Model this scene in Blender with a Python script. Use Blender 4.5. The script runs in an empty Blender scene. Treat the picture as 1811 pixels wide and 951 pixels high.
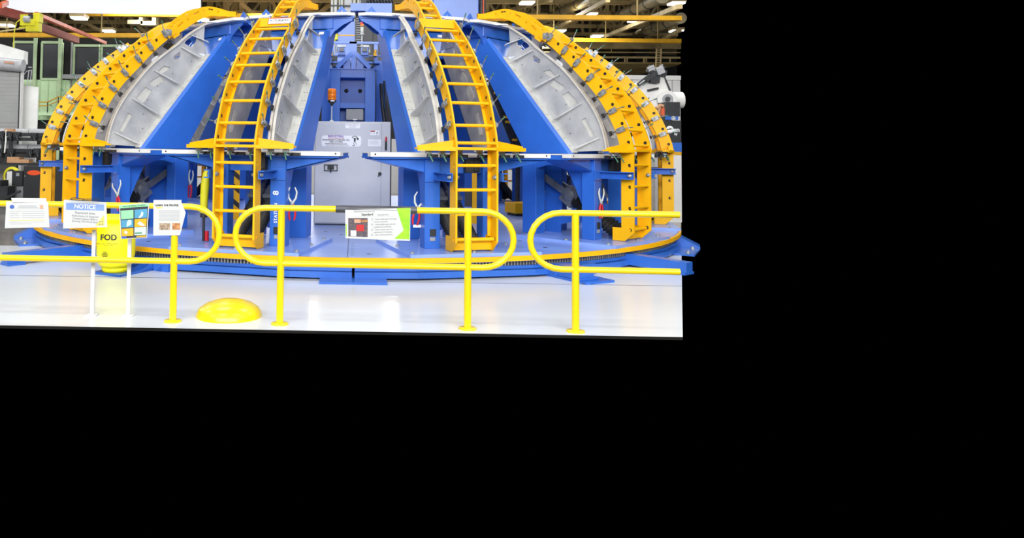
import bpy, bmesh, math, random
from mathutils import Vector, Matrix
from mathutils.geometry import tessellate_polygon
random.seed(4)
SC = bpy.context.scene
COL = SC.collection
PI = math.pi

# ------------------------------------------------------------------ camera
CAM_Y, CAM_Z = -15.033, 1.61
YAW, ROLL, PITCH, FPX, PX0, PY0 = -.02117, .01211, .04314, 1318.26, 600., 202.4
cam = bpy.data.cameras.new('camera')
cam.sensor_fit = 'HORIZONTAL'; cam.sensor_width = 36
cam.lens = 36 * FPX / 1811
cam.shift_x = (1811 / 2 - PX0) / 1811
cam.shift_y = -(951 / 2 - PY0) / 1811
cam.clip_end = 200
CAM = bpy.data.objects.new('camera', cam); COL.objects.link(CAM)
CAM.matrix_world = (Matrix.Translation((0, CAM_Y, CAM_Z)) @ Matrix.Rotation(-YAW, 4, 'Z')
                    @ Matrix.Rotation(PI / 2 + PITCH, 4, 'X') @ Matrix.Rotation(ROLL, 4, 'Z'))
SC.camera = CAM

# ------------------------------------------------------------------ world, lights, exposure
W = bpy.data.worlds.new('world'); SC.world = W; W.use_nodes = True
W.node_tree.nodes['Background'].inputs[0].default_value = (0, 0, 0, 1)
W.node_tree.nodes['Background'].inputs[1].default_value = 0
SC.view_settings.view_transform = 'Standard'
SC.view_settings.look = 'None'
SC.view_settings.gamma = 1
SC.view_settings.use_curve_mapping = False
SC.view_settings.exposure = -0.12

def area(loc, sx, sy, watt, col=(.97, .985, 1), rot=(0, 0, 0)):
    l = bpy.data.lights.new('high_bay_and_fill', 'AREA'); l.shape = 'RECTANGLE'
    l.size = sx; l.size_y = sy; l.energy = watt; l.color = col
    o = bpy.data.objects.new('high_bay_and_fill', l); COL.objects.link(o)
    o.location = loc; o.rotation_euler = rot
    return o
# rows of high-bay lamps under the hall roof, over the turntable, over the aisle in front and behind
for ly, w in ((-20, 330), (-12, 230), (-4, 230), (4, 270), (12, 330), (22, 800), (33, 1000)):
    for lx in (-10.5, -3.5, 3.5, 10.5):
        area((lx, ly, 9.4 if ly < 20 else 8.6), 3.2, 1.6, w)
area((-19, 14, 8.8), 3.2, 1.6, 500)  # extra lights added only to brighten the green wall at left
area((-17, 8, 9.0), 3.2, 1.6, 300)
# broad fill light added out of view behind the camera to brighten front faces
area((0, -27, 9.2), 28, 7, 8200, (.98, .99, 1), (math.radians(74), 0, 0))

# ------------------------------------------------------------------ helpers
def srgb(c):
    return tuple((x / 255 / 12.92 if x / 255 <= .04045 else ((x / 255 + .055) / 1.055) ** 2.4) for x in c) + (1,)

MATS = {}
def mat(name, c, rough=.5, metal=0., var=.06, scale=3., c2=None, amt=.5, bump=0., stretch=None, coat=0., spec=.5):
    """painted or bare surface: base colour with soft procedural variation"""
    m = bpy.data.materials.new(name); m.use_nodes = True
    nt = m.node_tree; b = nt.nodes['Principled BSDF']
    b.inputs['Roughness'].default_value = rough; b.inputs['Metallic'].default_value = metal
    b.inputs['Specular IOR Level'].default_value = spec
    b.inputs['Coat Weight'].default_value = coat
    b.inputs['Coat Roughness'].default_value = .12
    a = srgb(c)
    if c2 is None:
        d = tuple(x * (1 - var * 2.2) for x in a[:3]) + (1,); e = tuple(min(1, x * (1 + var)) for x in a[:3]) + (1,)
    else:
        d = a; e = srgb(c2)
    tc = nt.nodes.new('ShaderNodeTexCoord'); mp = nt.nodes.new('ShaderNodeMapping')
    nt.links.new(tc.outputs['Object'], mp.inputs['Vector'])
    if stretch: mp.inputs['Scale'].default_value = stretch
    n = nt.nodes.new('ShaderNodeTexNoise'); n.inputs['Scale'].default_value = scale
    n.inputs['Detail'].default_value = 5; n.inputs['Roughness'].default_value = .6
    nt.links.new(mp.outputs['Vector'], n.inputs['Vector'])
    r = nt.nodes.new('ShaderNodeValToRGB')
    r.color_ramp.elements[0].position = .5 - .3 * amt; r.color_ramp.elements[1].position = .5 + .3 * amt
    r.color_ramp.elements[0].color = d; r.color_ramp.elements[1].color = e
    nt.links.new(n.outputs['Fac'], r.inputs['Fac']); nt.links.new(r.outputs['Color'], b.inputs['Base Color'])
    if bump:
        bp = nt.nodes.new('ShaderNodeBump'); bp.inputs['Strength'].default_value = bump; bp.inputs['Distance'].default_value = .01
        n2 = nt.nodes.new('ShaderNodeTexNoise'); n2.inputs['Scale'].default_value = scale * 9
        nt.links.new(mp.outputs['Vector'], n2.inputs['Vector'])
        nt.links.new(n2.outputs['Fac'], bp.inputs['Height']); nt.links.new(bp.outputs['Normal'], b.inputs['Normal'])
    MATS[name] = m
    return m
def glow(name, c, s):
    m = bpy.data.materials.new(name); m.use_nodes = True
    b = m.node_tree.nodes['Principled BSDF']
    b.inputs['Base Color'].default_value = srgb(c); b.inputs['Emission Color'].default_value = srgb(c)
    b.inputs['Emission Strength'].default_value = s
    MATS[name] = m; return m
M = MATS
mat('blue_paint', (46, 104, 198), .36, var=.06, scale=1.4, coat=.3)
mat('deck_paint', (112, 146, 226), .3, c2=(156, 182, 240), scale=1.3, amt=1.2, stretch=(1, 3.5, 1), coat=.2)  # tower blue lightened to carry the ceiling reflection; streaks are scuffs
mat('yellow_paint', (246, 182, 2), .5, var=.04, scale=2, spec=.3)
mat('rim_yellow', (252, 184, 4), .5, var=.04, scale=2, spec=.3)
mat('rail_yellow', (246, 214, 22), .32, var=.03, scale=3, coat=.2)
mat('white_steel', (150, 152, 158), .42, c2=(210, 210, 208), scale=2.4, amt=.9, metal=.22)
mat('white_plate', (226, 225, 220), .5, var=.04)
mat('worn_steel', (186, 185, 180), .45, c2=(218, 217, 210), scale=5, amt=1.0, metal=.15)
mat('clear_steel', (160, 164, 166), .42, metal=.4, var=.25, scale=16)
mat('dark_steel', (52, 54, 56), .45, metal=.3, var=.15, scale=8)
mat('black_rubber', (34, 34, 34), .6, var=.2, scale=10)
mat('black_paint', (40, 41, 43), .45, var=.1)
mat('gear_steel', (150, 148, 140), .45, metal=.3, var=.12, scale=20)
mat('cabinet_grey', (204, 205, 208), .45, var=.03, scale=1.5)
mat('junction_grey', (150, 152, 154), .45, var=.03)
mat('actuator_grey', (96, 100, 106), .45, var=.12, scale=6)
mat('floor_white', (218, 223, 226), .24, c2=(230, 233, 234), scale=.7, amt=1.0, coat=.15)
mat('floor_grey', (112, 108, 104), .2, c2=(150, 146, 140), scale=.6, amt=1.2, stretch=(.4, 2, 1))
mat('floor_joint', (34, 33, 31), 1., spec=0)
mat('paper', (206, 207, 204), .6, var=.01)
mat('ink_black', (30, 30, 30), .6, var=.02)
mat('ink_grey', (120, 122, 126), .6, var=.02)
mat('ink_pale', (168, 170, 172), .6, var=.02)
mat('ink_white', (248, 248, 248), .5, var=.01)
mat('ink_red', (196, 40, 40), .5, var=.02)
mat('ink_blue', (128, 158, 222), .5, var=.05)
mat('ink_navy', (70, 100, 180), .5, var=.03)
mat('ink_purple', (110, 60, 170), .5, var=.03)
mat('ink_yellow', (240, 226, 110), .5, var=.03)
mat('ink_green', (128, 214, 24), .5, c2=(160, 226, 40), scale=6, amt=.3)
mat('poster_dark', (48, 54, 60), .5, var=.02)
mat('poster_mint', (150, 226, 166), .5, var=.04)
mat('poster_blue', (82, 156, 190), .5, var=.05)
mat('poster_orange', (248, 178, 30), .5, var=.05)
mat('poster_pale', (200, 238, 212), .5, var=.04)
mat('photo_dark', (44, 56, 84), .5, c2=(120, 100, 90), scale=60, amt=.6)
mat('photo_tan', (120, 100, 84), .5, c2=(206, 180, 150), scale=50, amt=.6)
mat('photo_brown', (140, 86, 44), .5, c2=(224, 160, 104), scale=40, amt=.5)
mat('skin_print', (214, 160, 130), .5)
mat('foam_black', (50, 50, 54), .5, c2=(90, 92, 98), scale=14, amt=.5, stretch=(.3, 3, 3))
mat('fod_yellow', (250, 240, 12), .45, var=.02)
mat('bright_green', (70, 120, 96), .5)
mat('tool_red', (200, 26, 40), .35)
mat('amber', (255, 130, 10), .25, var=.08, scale=10)
mat('orange_red', (244, 84, 26), .5)
mat('canvas_white', (240, 240, 234), .8, var=.03, bump=.2)
mat('shutter_grey', (166, 166, 164), .55, var=.03)
mat('green_wall', (206, 236, 188), .6, var=.04)
mat('green_frame', (190, 214, 170), .6, var=.05)
mat('dark_glass', (58, 60, 64), .3, var=.12, scale=1.2)
mat('dark_wall', (44, 44, 44), .8, var=.2, scale=.6)
mat('roof_brown', (92, 80, 56), .9, c2=(132, 116, 82), scale=.5, amt=.7)
mat('truss_tan', (196, 174, 122), .7, var=.15, scale=1)
mat('truss_olive', (150, 130, 78), .7, var=.15, scale=1)
mat('duct_tan', (150, 138, 104), .5, var=.12, scale=1, metal=.2)
mat('crane_yellow', (222, 164, 14), .5, var=.06)
mat('crane_red', (228, 96, 48), .35, var=.1)
mat('brick_red', (150, 66, 50), .6, var=.1)
mat('banner_white', (236, 238, 242), .8, var=.005)
mat('wall_white', (228, 226, 222), .6, var=.02)
mat('robot_white', (232, 230, 224), .35, var=.03, coat=.2)
mat('cardboard', (196, 150, 110), .8, var=.08)
mat('cable_yellow', (222, 214, 30), .5, var=.06)
mat('roller_grey', (182, 182, 184), .4, var=.08, scale=6)
mat('green_cloth', (60, 130, 100), .7, var=.1)
mat('signal_grey', (206, 208, 200), .4)
glow('lamp_glow', (255, 252, 244), 9)
glow('signal_red', (255, 70, 60), .6)
glow('signal_orange', (250, 130, 50), .3)

def V(*a): return Vector(a)
def at(px, py, depth_y):
    """point of the world plane Y = depth_y seen at a pixel of the photograph (for measuring)"""
    dx, dy = px - PX0, py - PY0
    c, s = math.cos(ROLL), math.sin(ROLL)
    u, v = (c * dx + s * dy) / FPX, (-s * dx + c * dy) / FPX
    c, s = math.cos(PITCH), math.sin(PITCH)
    yc, zc = c + s * v, s - c * v
    c, s = math.cos(YAW), math.sin(YAW)
    d = V(c * u + s * yc, -s * u + c * yc, zc)
    return V(0, CAM_Y, CAM_Z) + d * ((depth_y - CAM_Y) / d.y)

class MB:
    """collects shapes and links them as ONE mesh object"""
    def __init__(s): s.v = []; s.f = []; s.sm = []
    def add(s, vs, fs, smooth=False):
        b = len(s.v); s.v += [Vector(p) for p in vs]
        s.f += [tuple(i + b for i in f) for f in fs]; s.sm += [smooth] * len(fs)
        return s
    def box(s, x0, x1, y0, y1, z0, z1, T=None):
        p = [V(x, y, z) for x in (x0, x1) for y in (y0, y1) for z in (z0, z1)]
        if T is not None: p = [T @ q for q in p]
        return s.add(p, [(0, 1, 3, 2), (4, 6, 7, 5), (0, 4, 5, 1), (2, 3, 7, 6), (0, 2, 6, 4), (1, 5, 7, 3)])
    def cbox(s, c, d, T=None):
        return s.box(c[0] - d[0] / 2, c[0] + d[0] / 2, c[1] - d[1] / 2, c[1] + d[1] / 2, c[2] - d[2] / 2, c[2] + d[2] / 2, T)
    def prism(s, poly, off, holes=()):
        """flat polygon (3D points) with holes, given thickness by the vector off"""
        loops = [[Vector(p) for p in poly]] + [[Vector(p) for p in h] for h in holes]
        flat = [p for l in loops for p in l]; n = len(flat); off = Vector(off)
        if len(loops) == 1 and len(flat) <= 4: tris = [tuple(range(n))]
        else: tris = tessellate_polygon(loops)
        fs = [tuple(t) for t in tris] + [tuple(i + n for i in reversed(t)) for t in tris]
        b = 0
        for l in loops:
            k = len(l)
            fs += [(b + i, b + (i + 1) % k, b + (i + 1) % k + n, b + i + n) for i in range(k)]
            b += k
        return s.add(flat + [p + off for p in flat], fs)
    def tube(s, pts, r, n=8, closed=False, smooth=True):
        pts = [Vector(p) for p in pts]; k = len(pts); ring = []; up = None
        rs = r if isinstance(r, (list, tuple)) else [r] * k
        for i, p in enumerate(pts):
            a = pts[i - 1] if (i or closed) else p; c = pts[(i + 1) % k] if (i < k - 1 or closed) else p
            d = (c - a).normalized()
            if up is None: up = Vector((0, 0, 1)) if abs(d.z) < .9 else Vector((1, 0, 0))
            x = d.cross(up).normalized(); up = x.cross(d).normalized()
            ring.append([p + (x * math.cos(2 * PI * j / n) + up * math.sin(2 * PI * j / n)) * rs[i] for j in range(n)])
        fs = []
        for i in range(k if closed else k - 1):
            i2 = (i + 1) % k
            fs += [(i * n + j, i * n + (j + 1) % n, i2 * n + (j + 1) % n, i2 * n + j) for j in range(n)]
        s.add([p for l in ring for p in l], fs, smooth)
        if not closed: s.add(ring[0], [tuple(range(n))]); s.add(ring[-1], [tuple(range(n))])
        return s
    def lathe(s, prof, c=(0, 0, 0), n=24, T=None, smooth=True, a0=0, a1=2 * PI):
        full = abs(a1 - a0 - 2 * PI) < 1e-6; m = n if full else n + 1
        vs = [V(c[0] + r * math.cos(a0 + (a1 - a0) * j / n), c[1] + r * math.sin(a0 + (a1 - a0) * j / n), c[2] + z) for r, z in prof for j in range(m)]
        if T is not None: vs = [T @ q for q in vs]
        fs = [(i * m + j, i * m + (j + 1) % m, (i + 1) * m + (j + 1) % m, (i + 1) * m + j) for i in range(len(prof) - 1) for j in range(n)]
        return s.add(vs, fs, smooth)
    def bar(s, a, b, w, h, up=(0, 0, 1)):
        """rectangular bar from a to b"""
        a, b = Vector(a), Vector(b); d = (b - a).normalized(); up = Vector(up)
        if abs(d.dot(up)) > .98: up = Vector((1, 0, 0))
        x = d.cross(up).normalized() * w / 2; y = x.cross(d).normalized() * h / 2
        p = [q + i * x + j * y for q in (a, b) for i, j in ((-1, -1), (1, -1), (1, 1), (-1, 1))]
        return s.add(p, [(0, 1, 2, 3), (7, 6, 5, 4), (0, 4, 5, 1), (1, 5, 6, 2), (2, 6, 7, 3), (3, 7, 4, 0)])
    def text(s, t, O, U, Vv, h, align='CENTER', bold=0.):
        """flat lettering on the plane through O with unit axes U, Vv"""
        c = bpy.data.curves.new('lettering', 'FONT'); c.body = t; c.size = 1; c.align_x = align; c.align_y = 'CENTER'
        c.resolution_u = 3
        o = bpy.data.objects.new('lettering', c); me = bpy.data.meshes.new_from_object(o)
        nz = Vector(U).cross(Vector(Vv)).normalized() * .0003
        for q, (dx, dy) in enumerate([(0, 0)] if not bold else [(-bold, -bold * .5), (bold, -bold * .5), (-bold, bold * .5), (bold, bold * .5)]):
            s.add([Vector(O) + nz * q + Vector(U) * ((v.co.x + dx) * h) + Vector(Vv) * ((v.co.y + dy) * h) for v in me.vertices], [tuple(p.vertices) for p in me.polygons])
        bpy.data.objects.remove(o); bpy.data.meshes.remove(me); bpy.data.curves.remove(c)
        return s
    def mesh(s, name, m, bevel=0.):
        me = bpy.data.meshes.new(name)
        me.from_pydata([tuple(p) for p in s.v], [], s.f)
        me.polygons.foreach_set('use_smooth', s.sm)
        bm = bmesh.new(); bm.from_mesh(me)
        bmesh.ops.recalc_face_normals(bm, faces=bm.faces)
        if bevel: bmesh.ops.bevel(bm, geom=[e for e in bm.edges if e.calc_face_angle(0) > .5], offset=bevel, segments=1, affect='EDGES', clamp_overlap=True)
        bm.to_mesh(me); bm.free()
        me.materials.append(M[m] if isinstance(m, str) else m)
        return me
    def build(s, name, m, parent=None, bevel=0.):
        return link(name, s.mesh(name, m, bevel), parent)

def link(name, me, parent=None):
    o = bpy.data.objects.new(name, me); COL.objects.link(o)
    if parent: o.parent = parent
    return o
def tag(o, label, cat, group=None):
    o['label'] = label; o['category'] = cat
    if group: o['group'] = group
    return o
def thing(name, label, cat, loc=(0, 0, 0), rz=0., group=None):
    o = bpy.data.objects.new(name, None); o.empty_display_size = .1; COL.objects.link(o)
    o.location = loc; o.rotation_euler = (0, 0, rz)
    return tag(o, label, cat, group)
def structure(o): o['kind'] = 'structure'; return o
def stuff(o): o['kind'] = 'stuff'; return o
def copy_tree(o, parent=None):
    c = o.copy(); COL.objects.link(c)
    if parent: c.parent = parent
    for ch in list(o.children): copy_tree(ch, c)
    return c
def circle(c, u, v, r, n=10): return [c + u * (r * math.cos(2 * PI * i / n)) + v * (r * math.sin(2 * PI * i / n)) for i in range(n)]
def smooth_path(pts, n=4):
    """Catmull-Rom through 2D points"""
    out = []
    for i in range(len(pts) - 1):
        p0, p1, p2, p3 = (Vector(pts[max(i - 1, 0)]), Vector(pts[i]), Vector(pts[i + 1]), Vector(pts[min(i + 2, len(pts) - 1)]))
        for k in range(n):
            t = k / n
            q = .5 * ((2 * p1) + (p2 - p0) * t + (2 * p0 - 5 * p1 + 4 * p2 - p3) * t * t + (3 * p1 - p0 - 3 * p2 + p3) * t ** 3)
            out.append(tuple(q))
    return out + [tuple(pts[-1])]

# ================================================================== SETTING: floor
RE = lambda y: 2.85 + (y + 8.46) * .432          # right edge of the part of the hall that is built
flo = structure(MB().prism([(-16, -8.46, -.0015), (RE(-8.46), -8.46, -.0015), (RE(47), 47, -.0015), (-40, 47, -.0015), (-40, 6, -.0015)], (0, 0, -.02)).build('floor', 'floor_joint'))
rows = [-8.45, -5.98, -3.35, -1.75, -.25, 3.2, 8, 14, 22, 33, 46]
for i in range(len(rows) - 1):
    y0, y1 = rows[i] + .013, rows[i + 1] - .013
    for x0, x1 in ((-15, None),):
        if i > 1 and x0 == -15: x0 = -15 - 2.2 * i
        a, b = (RE(y0), RE(y1)) if x1 is None else (x1, x1)
        MB().prism([(x0, y0, 0), (a, y0, 0), (b, y1, 0), (x0, y1, 0)], (0, 0, -.001)).build('floor_slab', 'floor_white' if i < 2 else 'floor_grey', flo)

# ================================================================== TURNTABLE
DZ = .27
tt = thing('turntable', 'big round blue turntable with a yellow rim and toothed gear ring under the whole fixture', 'turntable')
N = 144
def disc_poly(r, n=N): return [(r * math.sin(2 * PI * i / n), -r * math.cos(2 * PI * i / n)) for i in range(n)]
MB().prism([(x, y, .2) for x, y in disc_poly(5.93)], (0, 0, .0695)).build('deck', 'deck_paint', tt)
MB().lathe([(5.92, .2695), (5.972, .2695), (5.972, .212), (5.92, .212), (5.92, .2695)], n=N, smooth=False).build('rim_band', 'rim_yellow', tt)
MB().lathe([(5.6, .212), (5.84, .212), (5.84, .145), (5.6, .145)], n=N, smooth=False).build('gear_ring', 'dark_steel', tt)
g = MB()
NT = 840
for k in range(NT):
    a = 2 * PI * k / NT
    if -math.cos(a) > .35: continue
    c, s = math.cos(a), math.sin(a)
    T = Matrix(((c, s, 0, 5.865 * s), (s, -c, 0, -5.865 * c), (0, 0, 1, .178), (0, 0, 0, 1)))
    g.cbox((0, 0, 0), (.021, .06, .062), T)
stuff(g.build('gear_teeth', 'gear_steel', tt))
for k in range(12):
    a0 = math.radians(30 * k + .16); a1 = math.radians(30 * k + 29.84)
    angs = [a0, math.radians(30 * k + 7.5), math.radians(30 * k + 22.5), a1]
    def ringp(r, z): return [V(r * math.sin(a), -r * math.cos(a), z) for a in angs]
    m = MB()
    for ro, z0, z1 in ((5.93, .104, .145), (5.98, .025, .098), (5.90, .098, .104)):
        o, i_ = ringp(ro, z0), ringp(5.2, z0)
        m.prism(o + i_[::-1], (0, 0, z1 - z0))
    m.build('base_segment', 'blue_paint', tt)
def polar(a, t, r, z):
    a = math.radians(a); return V(r * math.sin(a) + t * math.cos(a), -r * math.cos(a) + t * math.sin(a), z)
def rotT(a, z=0.):
    """frame at a ring azimuth: x tangential, y inward (negative = outward)"""
    return Matrix.Translation((0, 0, z)) @ Matrix.Rotation(math.radians(a), 4, 'Z')
for k in range(12):
    a = {1: 27, 11: -27}.get(k, 30 * k); T = rotT(a); big = k in (1, 11)
    m = MB().box(-.4, .4, -6.24, -5.9, 0, .028, T) if not big else MB().box(-.26, .20, -6.62, -5.9, 0, .028, T)
    if big: m.box(-.26, .06, -6.1, -5.9, .028, .14, T).box(.22, .46, -6.05, -5.7, .0, .13, T)
    m.build('foot_pad', 'blue_paint', tt)
    if k == 1: MB().box(-.24, -.02, -6.5, -6.0, .03, .17, T).box(-.26, .04, -6.52, -6.48, .03, .06, T).build('jack_foot', 'blue_paint', tt)
    if big:
        for t in (.08, .20, .34): MB().prism([T @ V(t, -6.35 + t * .5, .028), T @ V(t, -5.95, .028), T @ V(t, -5.95, .14)], T.to_3x3() @ V(.015, 0, 0)).build('pad_rib', 'blue_paint', tt)
    if k not in (0, 1, 11):
        for t in (-.3, .3): MB().lathe([(0, .07), (.022, .07), (.022, .05), (.035, .05), (.035, .028)], (T @ V(t, -6.14, 0)), 8).build('levelling_bolt', 'clear_steel', tt)
for a, ro_ in ((-41, 6.98), (40.4, 6.76)):
    T = rotT(a)
    MB().prism([T @ V(-.08, -5.9, .03), T @ V(-.08, -ro_, .03), T @ V(-.08, -ro_, .16), T @ V(-.08, -5.9, .18)], T.to_3x3() @ V(.16, 0, 0)).box(-.12, .12, -ro_, .23 - ro_, 0, .03, T).build('outrigger', 'blue_paint', tt)
for a in (-66, 66):
    T = rotT(a)
    MB().prism([T @ V(-.2, -5.85, .0), T @ V(-.2, -6.25, .0), T @ V(-.2, -6.25, .05), T @ V(-.2, -5.95, .2), T @ V(-.2, -5.85, .2)], T.to_3x3() @ V(.4, 0, 0)).build('base_bracket', 'blue_paint', tt)
m = MB().box(-.076, -.068, -5.9, -3.0, .268, .2702)
for k in range(7): m.box(-.04, .01, -5.72 + .19 * k, -5.705 + .19 * k, .268, .2702)
stuff(m.build('index_marks', 'ink_black', tt))
m = MB()
for a, r in ((2, 5.6), (-3, 3.6), (-31, 5.5), (29, 5.4), (33, 3.9), (-28, 4.2), (-60, 5.6), (59, 5.7), (-33, 4.9), (31, 4.7), (-8, 3.2), (7, 3.4)):
    m.lathe([(0, .0005), (.032, .0005), (.035, -.002)], polar(a, 0, r, DZ), 8)
stuff(m.build('deck_plugs', 'dark_steel', tt))

# ================================================================== FIXTURE TOWERS
R0 = 5.0; PHI = math.degrees(.00193)
def L(t, r, z): return V(t, R0 - r, z - DZ)          # tower frame: t tangential, r from the axis, z above the hall floor
def rz(poly, t0, t1, holes=(), m=None):
    m = m or MB()
    return m.prism([L(t0, r, z) for r, z in poly], V(t1 - t0, 0, 0), [[L(t0, r, z) for r, z in h] for h in holes])
def slab(m, t0, t1, r0, r1, z0, z1): return m.box(t0, t1, R0 - r1, R0 - r0, z0 - DZ, z1 - DZ)

ARC = smooth_path([(5.517, 1.62), (5.50, 1.75), (5.419, 2.014), (5.27, 2.285), (5.062, 2.56), (4.783, 2.87), (4.328, 3.23)], 4)
ARC2 = smooth_path([(4.36, 3.205), (4.12, 3.41), (3.844, 3.59)], 4)
def chord(z): return 5.03 + (z - 1.566) * (3.846 - 5.03) / (3.046 - 1.566)
POCK = [[(4.286, 3.069), (4.328, 3.081), (4.419, 3.007), (4.419, 2.963), (4.378, 2.955), (4.303, 2.994)],
        [(4.477, 2.82), (4.591, 2.84), (4.69, 2.747), (4.67, 2.704), (4.591, 2.732), (4.526, 2.772)],
        [(4.575, 2.604), (4.656, 2.687), (4.83, 2.576), (4.83, 2.533), (4.759, 2.494)],
        [(4.791, 2.435), (4.90, 2.488), (5.03, 2.353), (5.05, 2.311), (4.954, 2.237), (4.908, 2.26)],
        [(5.106, 2.05), (5.18, 2.08), (5.316, 1.832), (5.302, 1.791), (5.25, 1.798)]]
POCK2 = [[(3.986, 3.358), (4.038, 3.391), (4.2, 3.269), (4.22, 3.229), (4.15, 3.2), (4.09, 3.178), (4.003, 3.273)]]
FINS = [((4.0, 3.0), (4.30, 3.15)), ((4.371, 2.547), (4.768, 2.74)), ((4.726, 2.056), (5.136, 2.295)), ((5.06, 1.61), (5.413, 1.777))]

def make_tower(detail=True):
    t = thing('fixture_tower', '', 'fixture')
    B = 'blue_paint'
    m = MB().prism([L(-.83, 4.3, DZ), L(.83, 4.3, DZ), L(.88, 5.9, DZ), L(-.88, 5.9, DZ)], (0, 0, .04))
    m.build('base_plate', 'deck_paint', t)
    for a, r in ((-.75, 4.45), (.75, 4.45), (-.78, 5.1), (.78, 5.1), (-.8, 5.75), (.8, 5.75), (0, 5.8)):
        MB().lathe([(0, .02), (.018, .02), (.018, .008), (.03, .008), (.03, 0)], L(a, r, .31), 8).build('anchor_bolt', 'clear_steel', t)
    for s in (-1, 1):
        m = MB(); slab(m, *sorted((s * .30, s * .51)), 5.2, 5.4, .31, 1.465); m.build('front_leg', B, t, .006)
        m = MB(); slab(m, *sorted((s * .22, s * .47)), 4.18, 4.42, .31, 1.465); m.build('rear_leg', B, t, .006)
        # side plate between the legs with its window and floor slot
        rz([(4.2, 1.465), (5.22, 1.465), (5.22, 1.27), (5.05, 1.34), (4.85, 1.37), (4.6, 1.37), (4.42, 1.32), (4.2, 1.2)], s * .40, s * .42).build('side_arch', B, t)
        # tapering brackets that carry the table ends
        m = MB().prism([L(s * .50, 5.36, 1.49), L(s * 1.22, 5.36, 1.49), L(s * 1.22, 5.36, 1.455), L(s * .50, 5.36, 1.29)], (0, .02, 0))
        m.prism([L(s * .50, 5.0, 1.49), L(s * 1.16, 5.0, 1.49), L(s * 1.16, 5.0, 1.455), L(s * .50, 5.0, 1.3)], (0, .02, 0))
        m.prism([L(s * .50, 5.36, 1.29), L(s * 1.2, 5.36, 1.455), L(s * 1.2, 4.98, 1.455), L(s * .50, 4.98, 1.29)], (0, 0, .012))
        m.build('table_bracket', B, t)
        rz([(5.2, 1.28), (5.2, .75), (5.05, 1.1), (4.95, 1.29)], s * .44, s * .46).build('gusset', B, t)
        # inclined side plate of the tower and its light chamfered edge
        e0, e1 = V(5.045, 1.547), V(chord(3.42), 3.42)
        nn = V(-(e1.y - e0.y), e1.x - e0.x).normalized() * .045
        if nn.x > 0: nn = -nn
        i0, i1 = e0 + V(-.06, 0), e1 + nn
        rz([tuple(i0), tuple(i1), (3.45, 3.60), (3.05, 3.60), (4.178, 1.676), (4.22, 1.547)], s * .465, s * .505).build('side_plate', B, t)
        MB().add([L(s * .478, *e0), L(s * .478, *e1), L(s * .505, *i1), L(s * .505, *i0), L(s * .45, *e0), L(s * .45, *e1), L(s * .45, *i1), L(s * .45, *i0)],
                 [(0, 1, 2, 3), (4, 5, 6, 7), (0, 1, 5, 4), (1, 2, 6, 5), (2, 3, 7, 6), (3, 0, 4, 7)]).build('bevelled_edge', B, t)
        # machined rib: web with pockets, curved flange, fins, foot
        rib = rz(ARC + [(chord(3.05), 3.05), (chord(1.58), 1.58), (5.50, 1.60)], s * .335, s * .352, POCK).build('rib', 'white_steel', t)
        m = MB()
        for pk in POCK[1:]: m = rz([(sum(q[0] for q in pk) / len(pk) + (q[0] - sum(p_[0] for p_ in pk) / len(pk)) * 1.06, sum(q[1] for q in pk) / len(pk) + (q[1] - sum(p_[1] for p_ in pk) / len(pk)) * 1.06) for q in pk], s * .318, s * .330, (), m)
        stuff(m.build('pocket_backs', 'worn_steel', rib))
        m = MB()
        k = len(ARC)
        for i in range(k - 1):
            (r0, z0), (r1, z1) = ARC[i], ARC[i + 1]
            n = V(z1 - z0, r0 - r1).normalized() * .016
            m.add([L(s * .30, r0, z0), L(s * .30, r1, z1), L(s * .30, r1 - n.x, z1 - n.y), L(s * .30, r0 - n.x, z0 - n.y),
                   L(s * .385, r0, z0), L(s * .385, r1, z1), L(s * .385, r1 - n.x, z1 - n.y), L(s * .385, r0 - n.x, z0 - n.y)],
                  [(0, 1, 5, 4), (3, 2, 6, 7), (0, 1, 2, 3), (4, 5, 6, 7)] + ([(0, 3, 7, 4)] if i == 0 else []) + ([(1, 2, 6, 5)] if i == k - 2 else []))
        m.build('flange', 'worn_steel', rib)
        for (ri, zi), (ro, zo) in FINS:
            d = V(-(zo - zi), ro - ri).normalized() * .018
            MB().prism([L(s * .352, ri, zi), L(s * .475, ri, zi), L(s * .475, ri + (ro - ri) * .06, zi + (zo - zi) * .06), L(s * .385, ro, zo), L(s * .352, ro, zo)],
                       (0, -d.x, d.y)).build('fin', 'white_steel', rib)
        f0, f1 = (chord(1.56) + .0, 1.56), (chord(3.08), 3.08)
        n = V(f1[1] - f0[1], f0[0] - f1[0]).normalized() * .014
        MB().prism([L(s * .335, *f0), L(s * .482, *f0), L(s * .482, *f1), L(s * .335, *f1)], (0, -n.x, n.y)).build('rib_foot', 'worn_steel', rib)
        m = MB()
        for q in range(12):
            zz = 1.66 + q * .12
            for tv in (.41, .455): m.lathe([(0, .004), (.009, .004), (.009, 0)], L(s * tv, chord(zz) + .016, zz), 6)
        for q in range(6):
            zz = 1.75 + q * .22
            rr = chord(zz) + .05
            m.lathe([(0, .001), (.008, .001), (.008, -.001)], (0, 0, 0), 6, Matrix.Translation(L(s * .353, rr + .3 * math.sin(q * .6), zz + .1)) @ Matrix.Rotation(PI / 2, 4, 'Y'))
        m.build('rivets', 'dark_steel', rib)
        up = rz(ARC2 + [(3.86, 3.30), (chord(3.12), 3.10), (4.30, 3.10)], s * .325, s * .342, POCK2).build('upper_rib', 'white_steel', t)
        m = MB()
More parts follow.
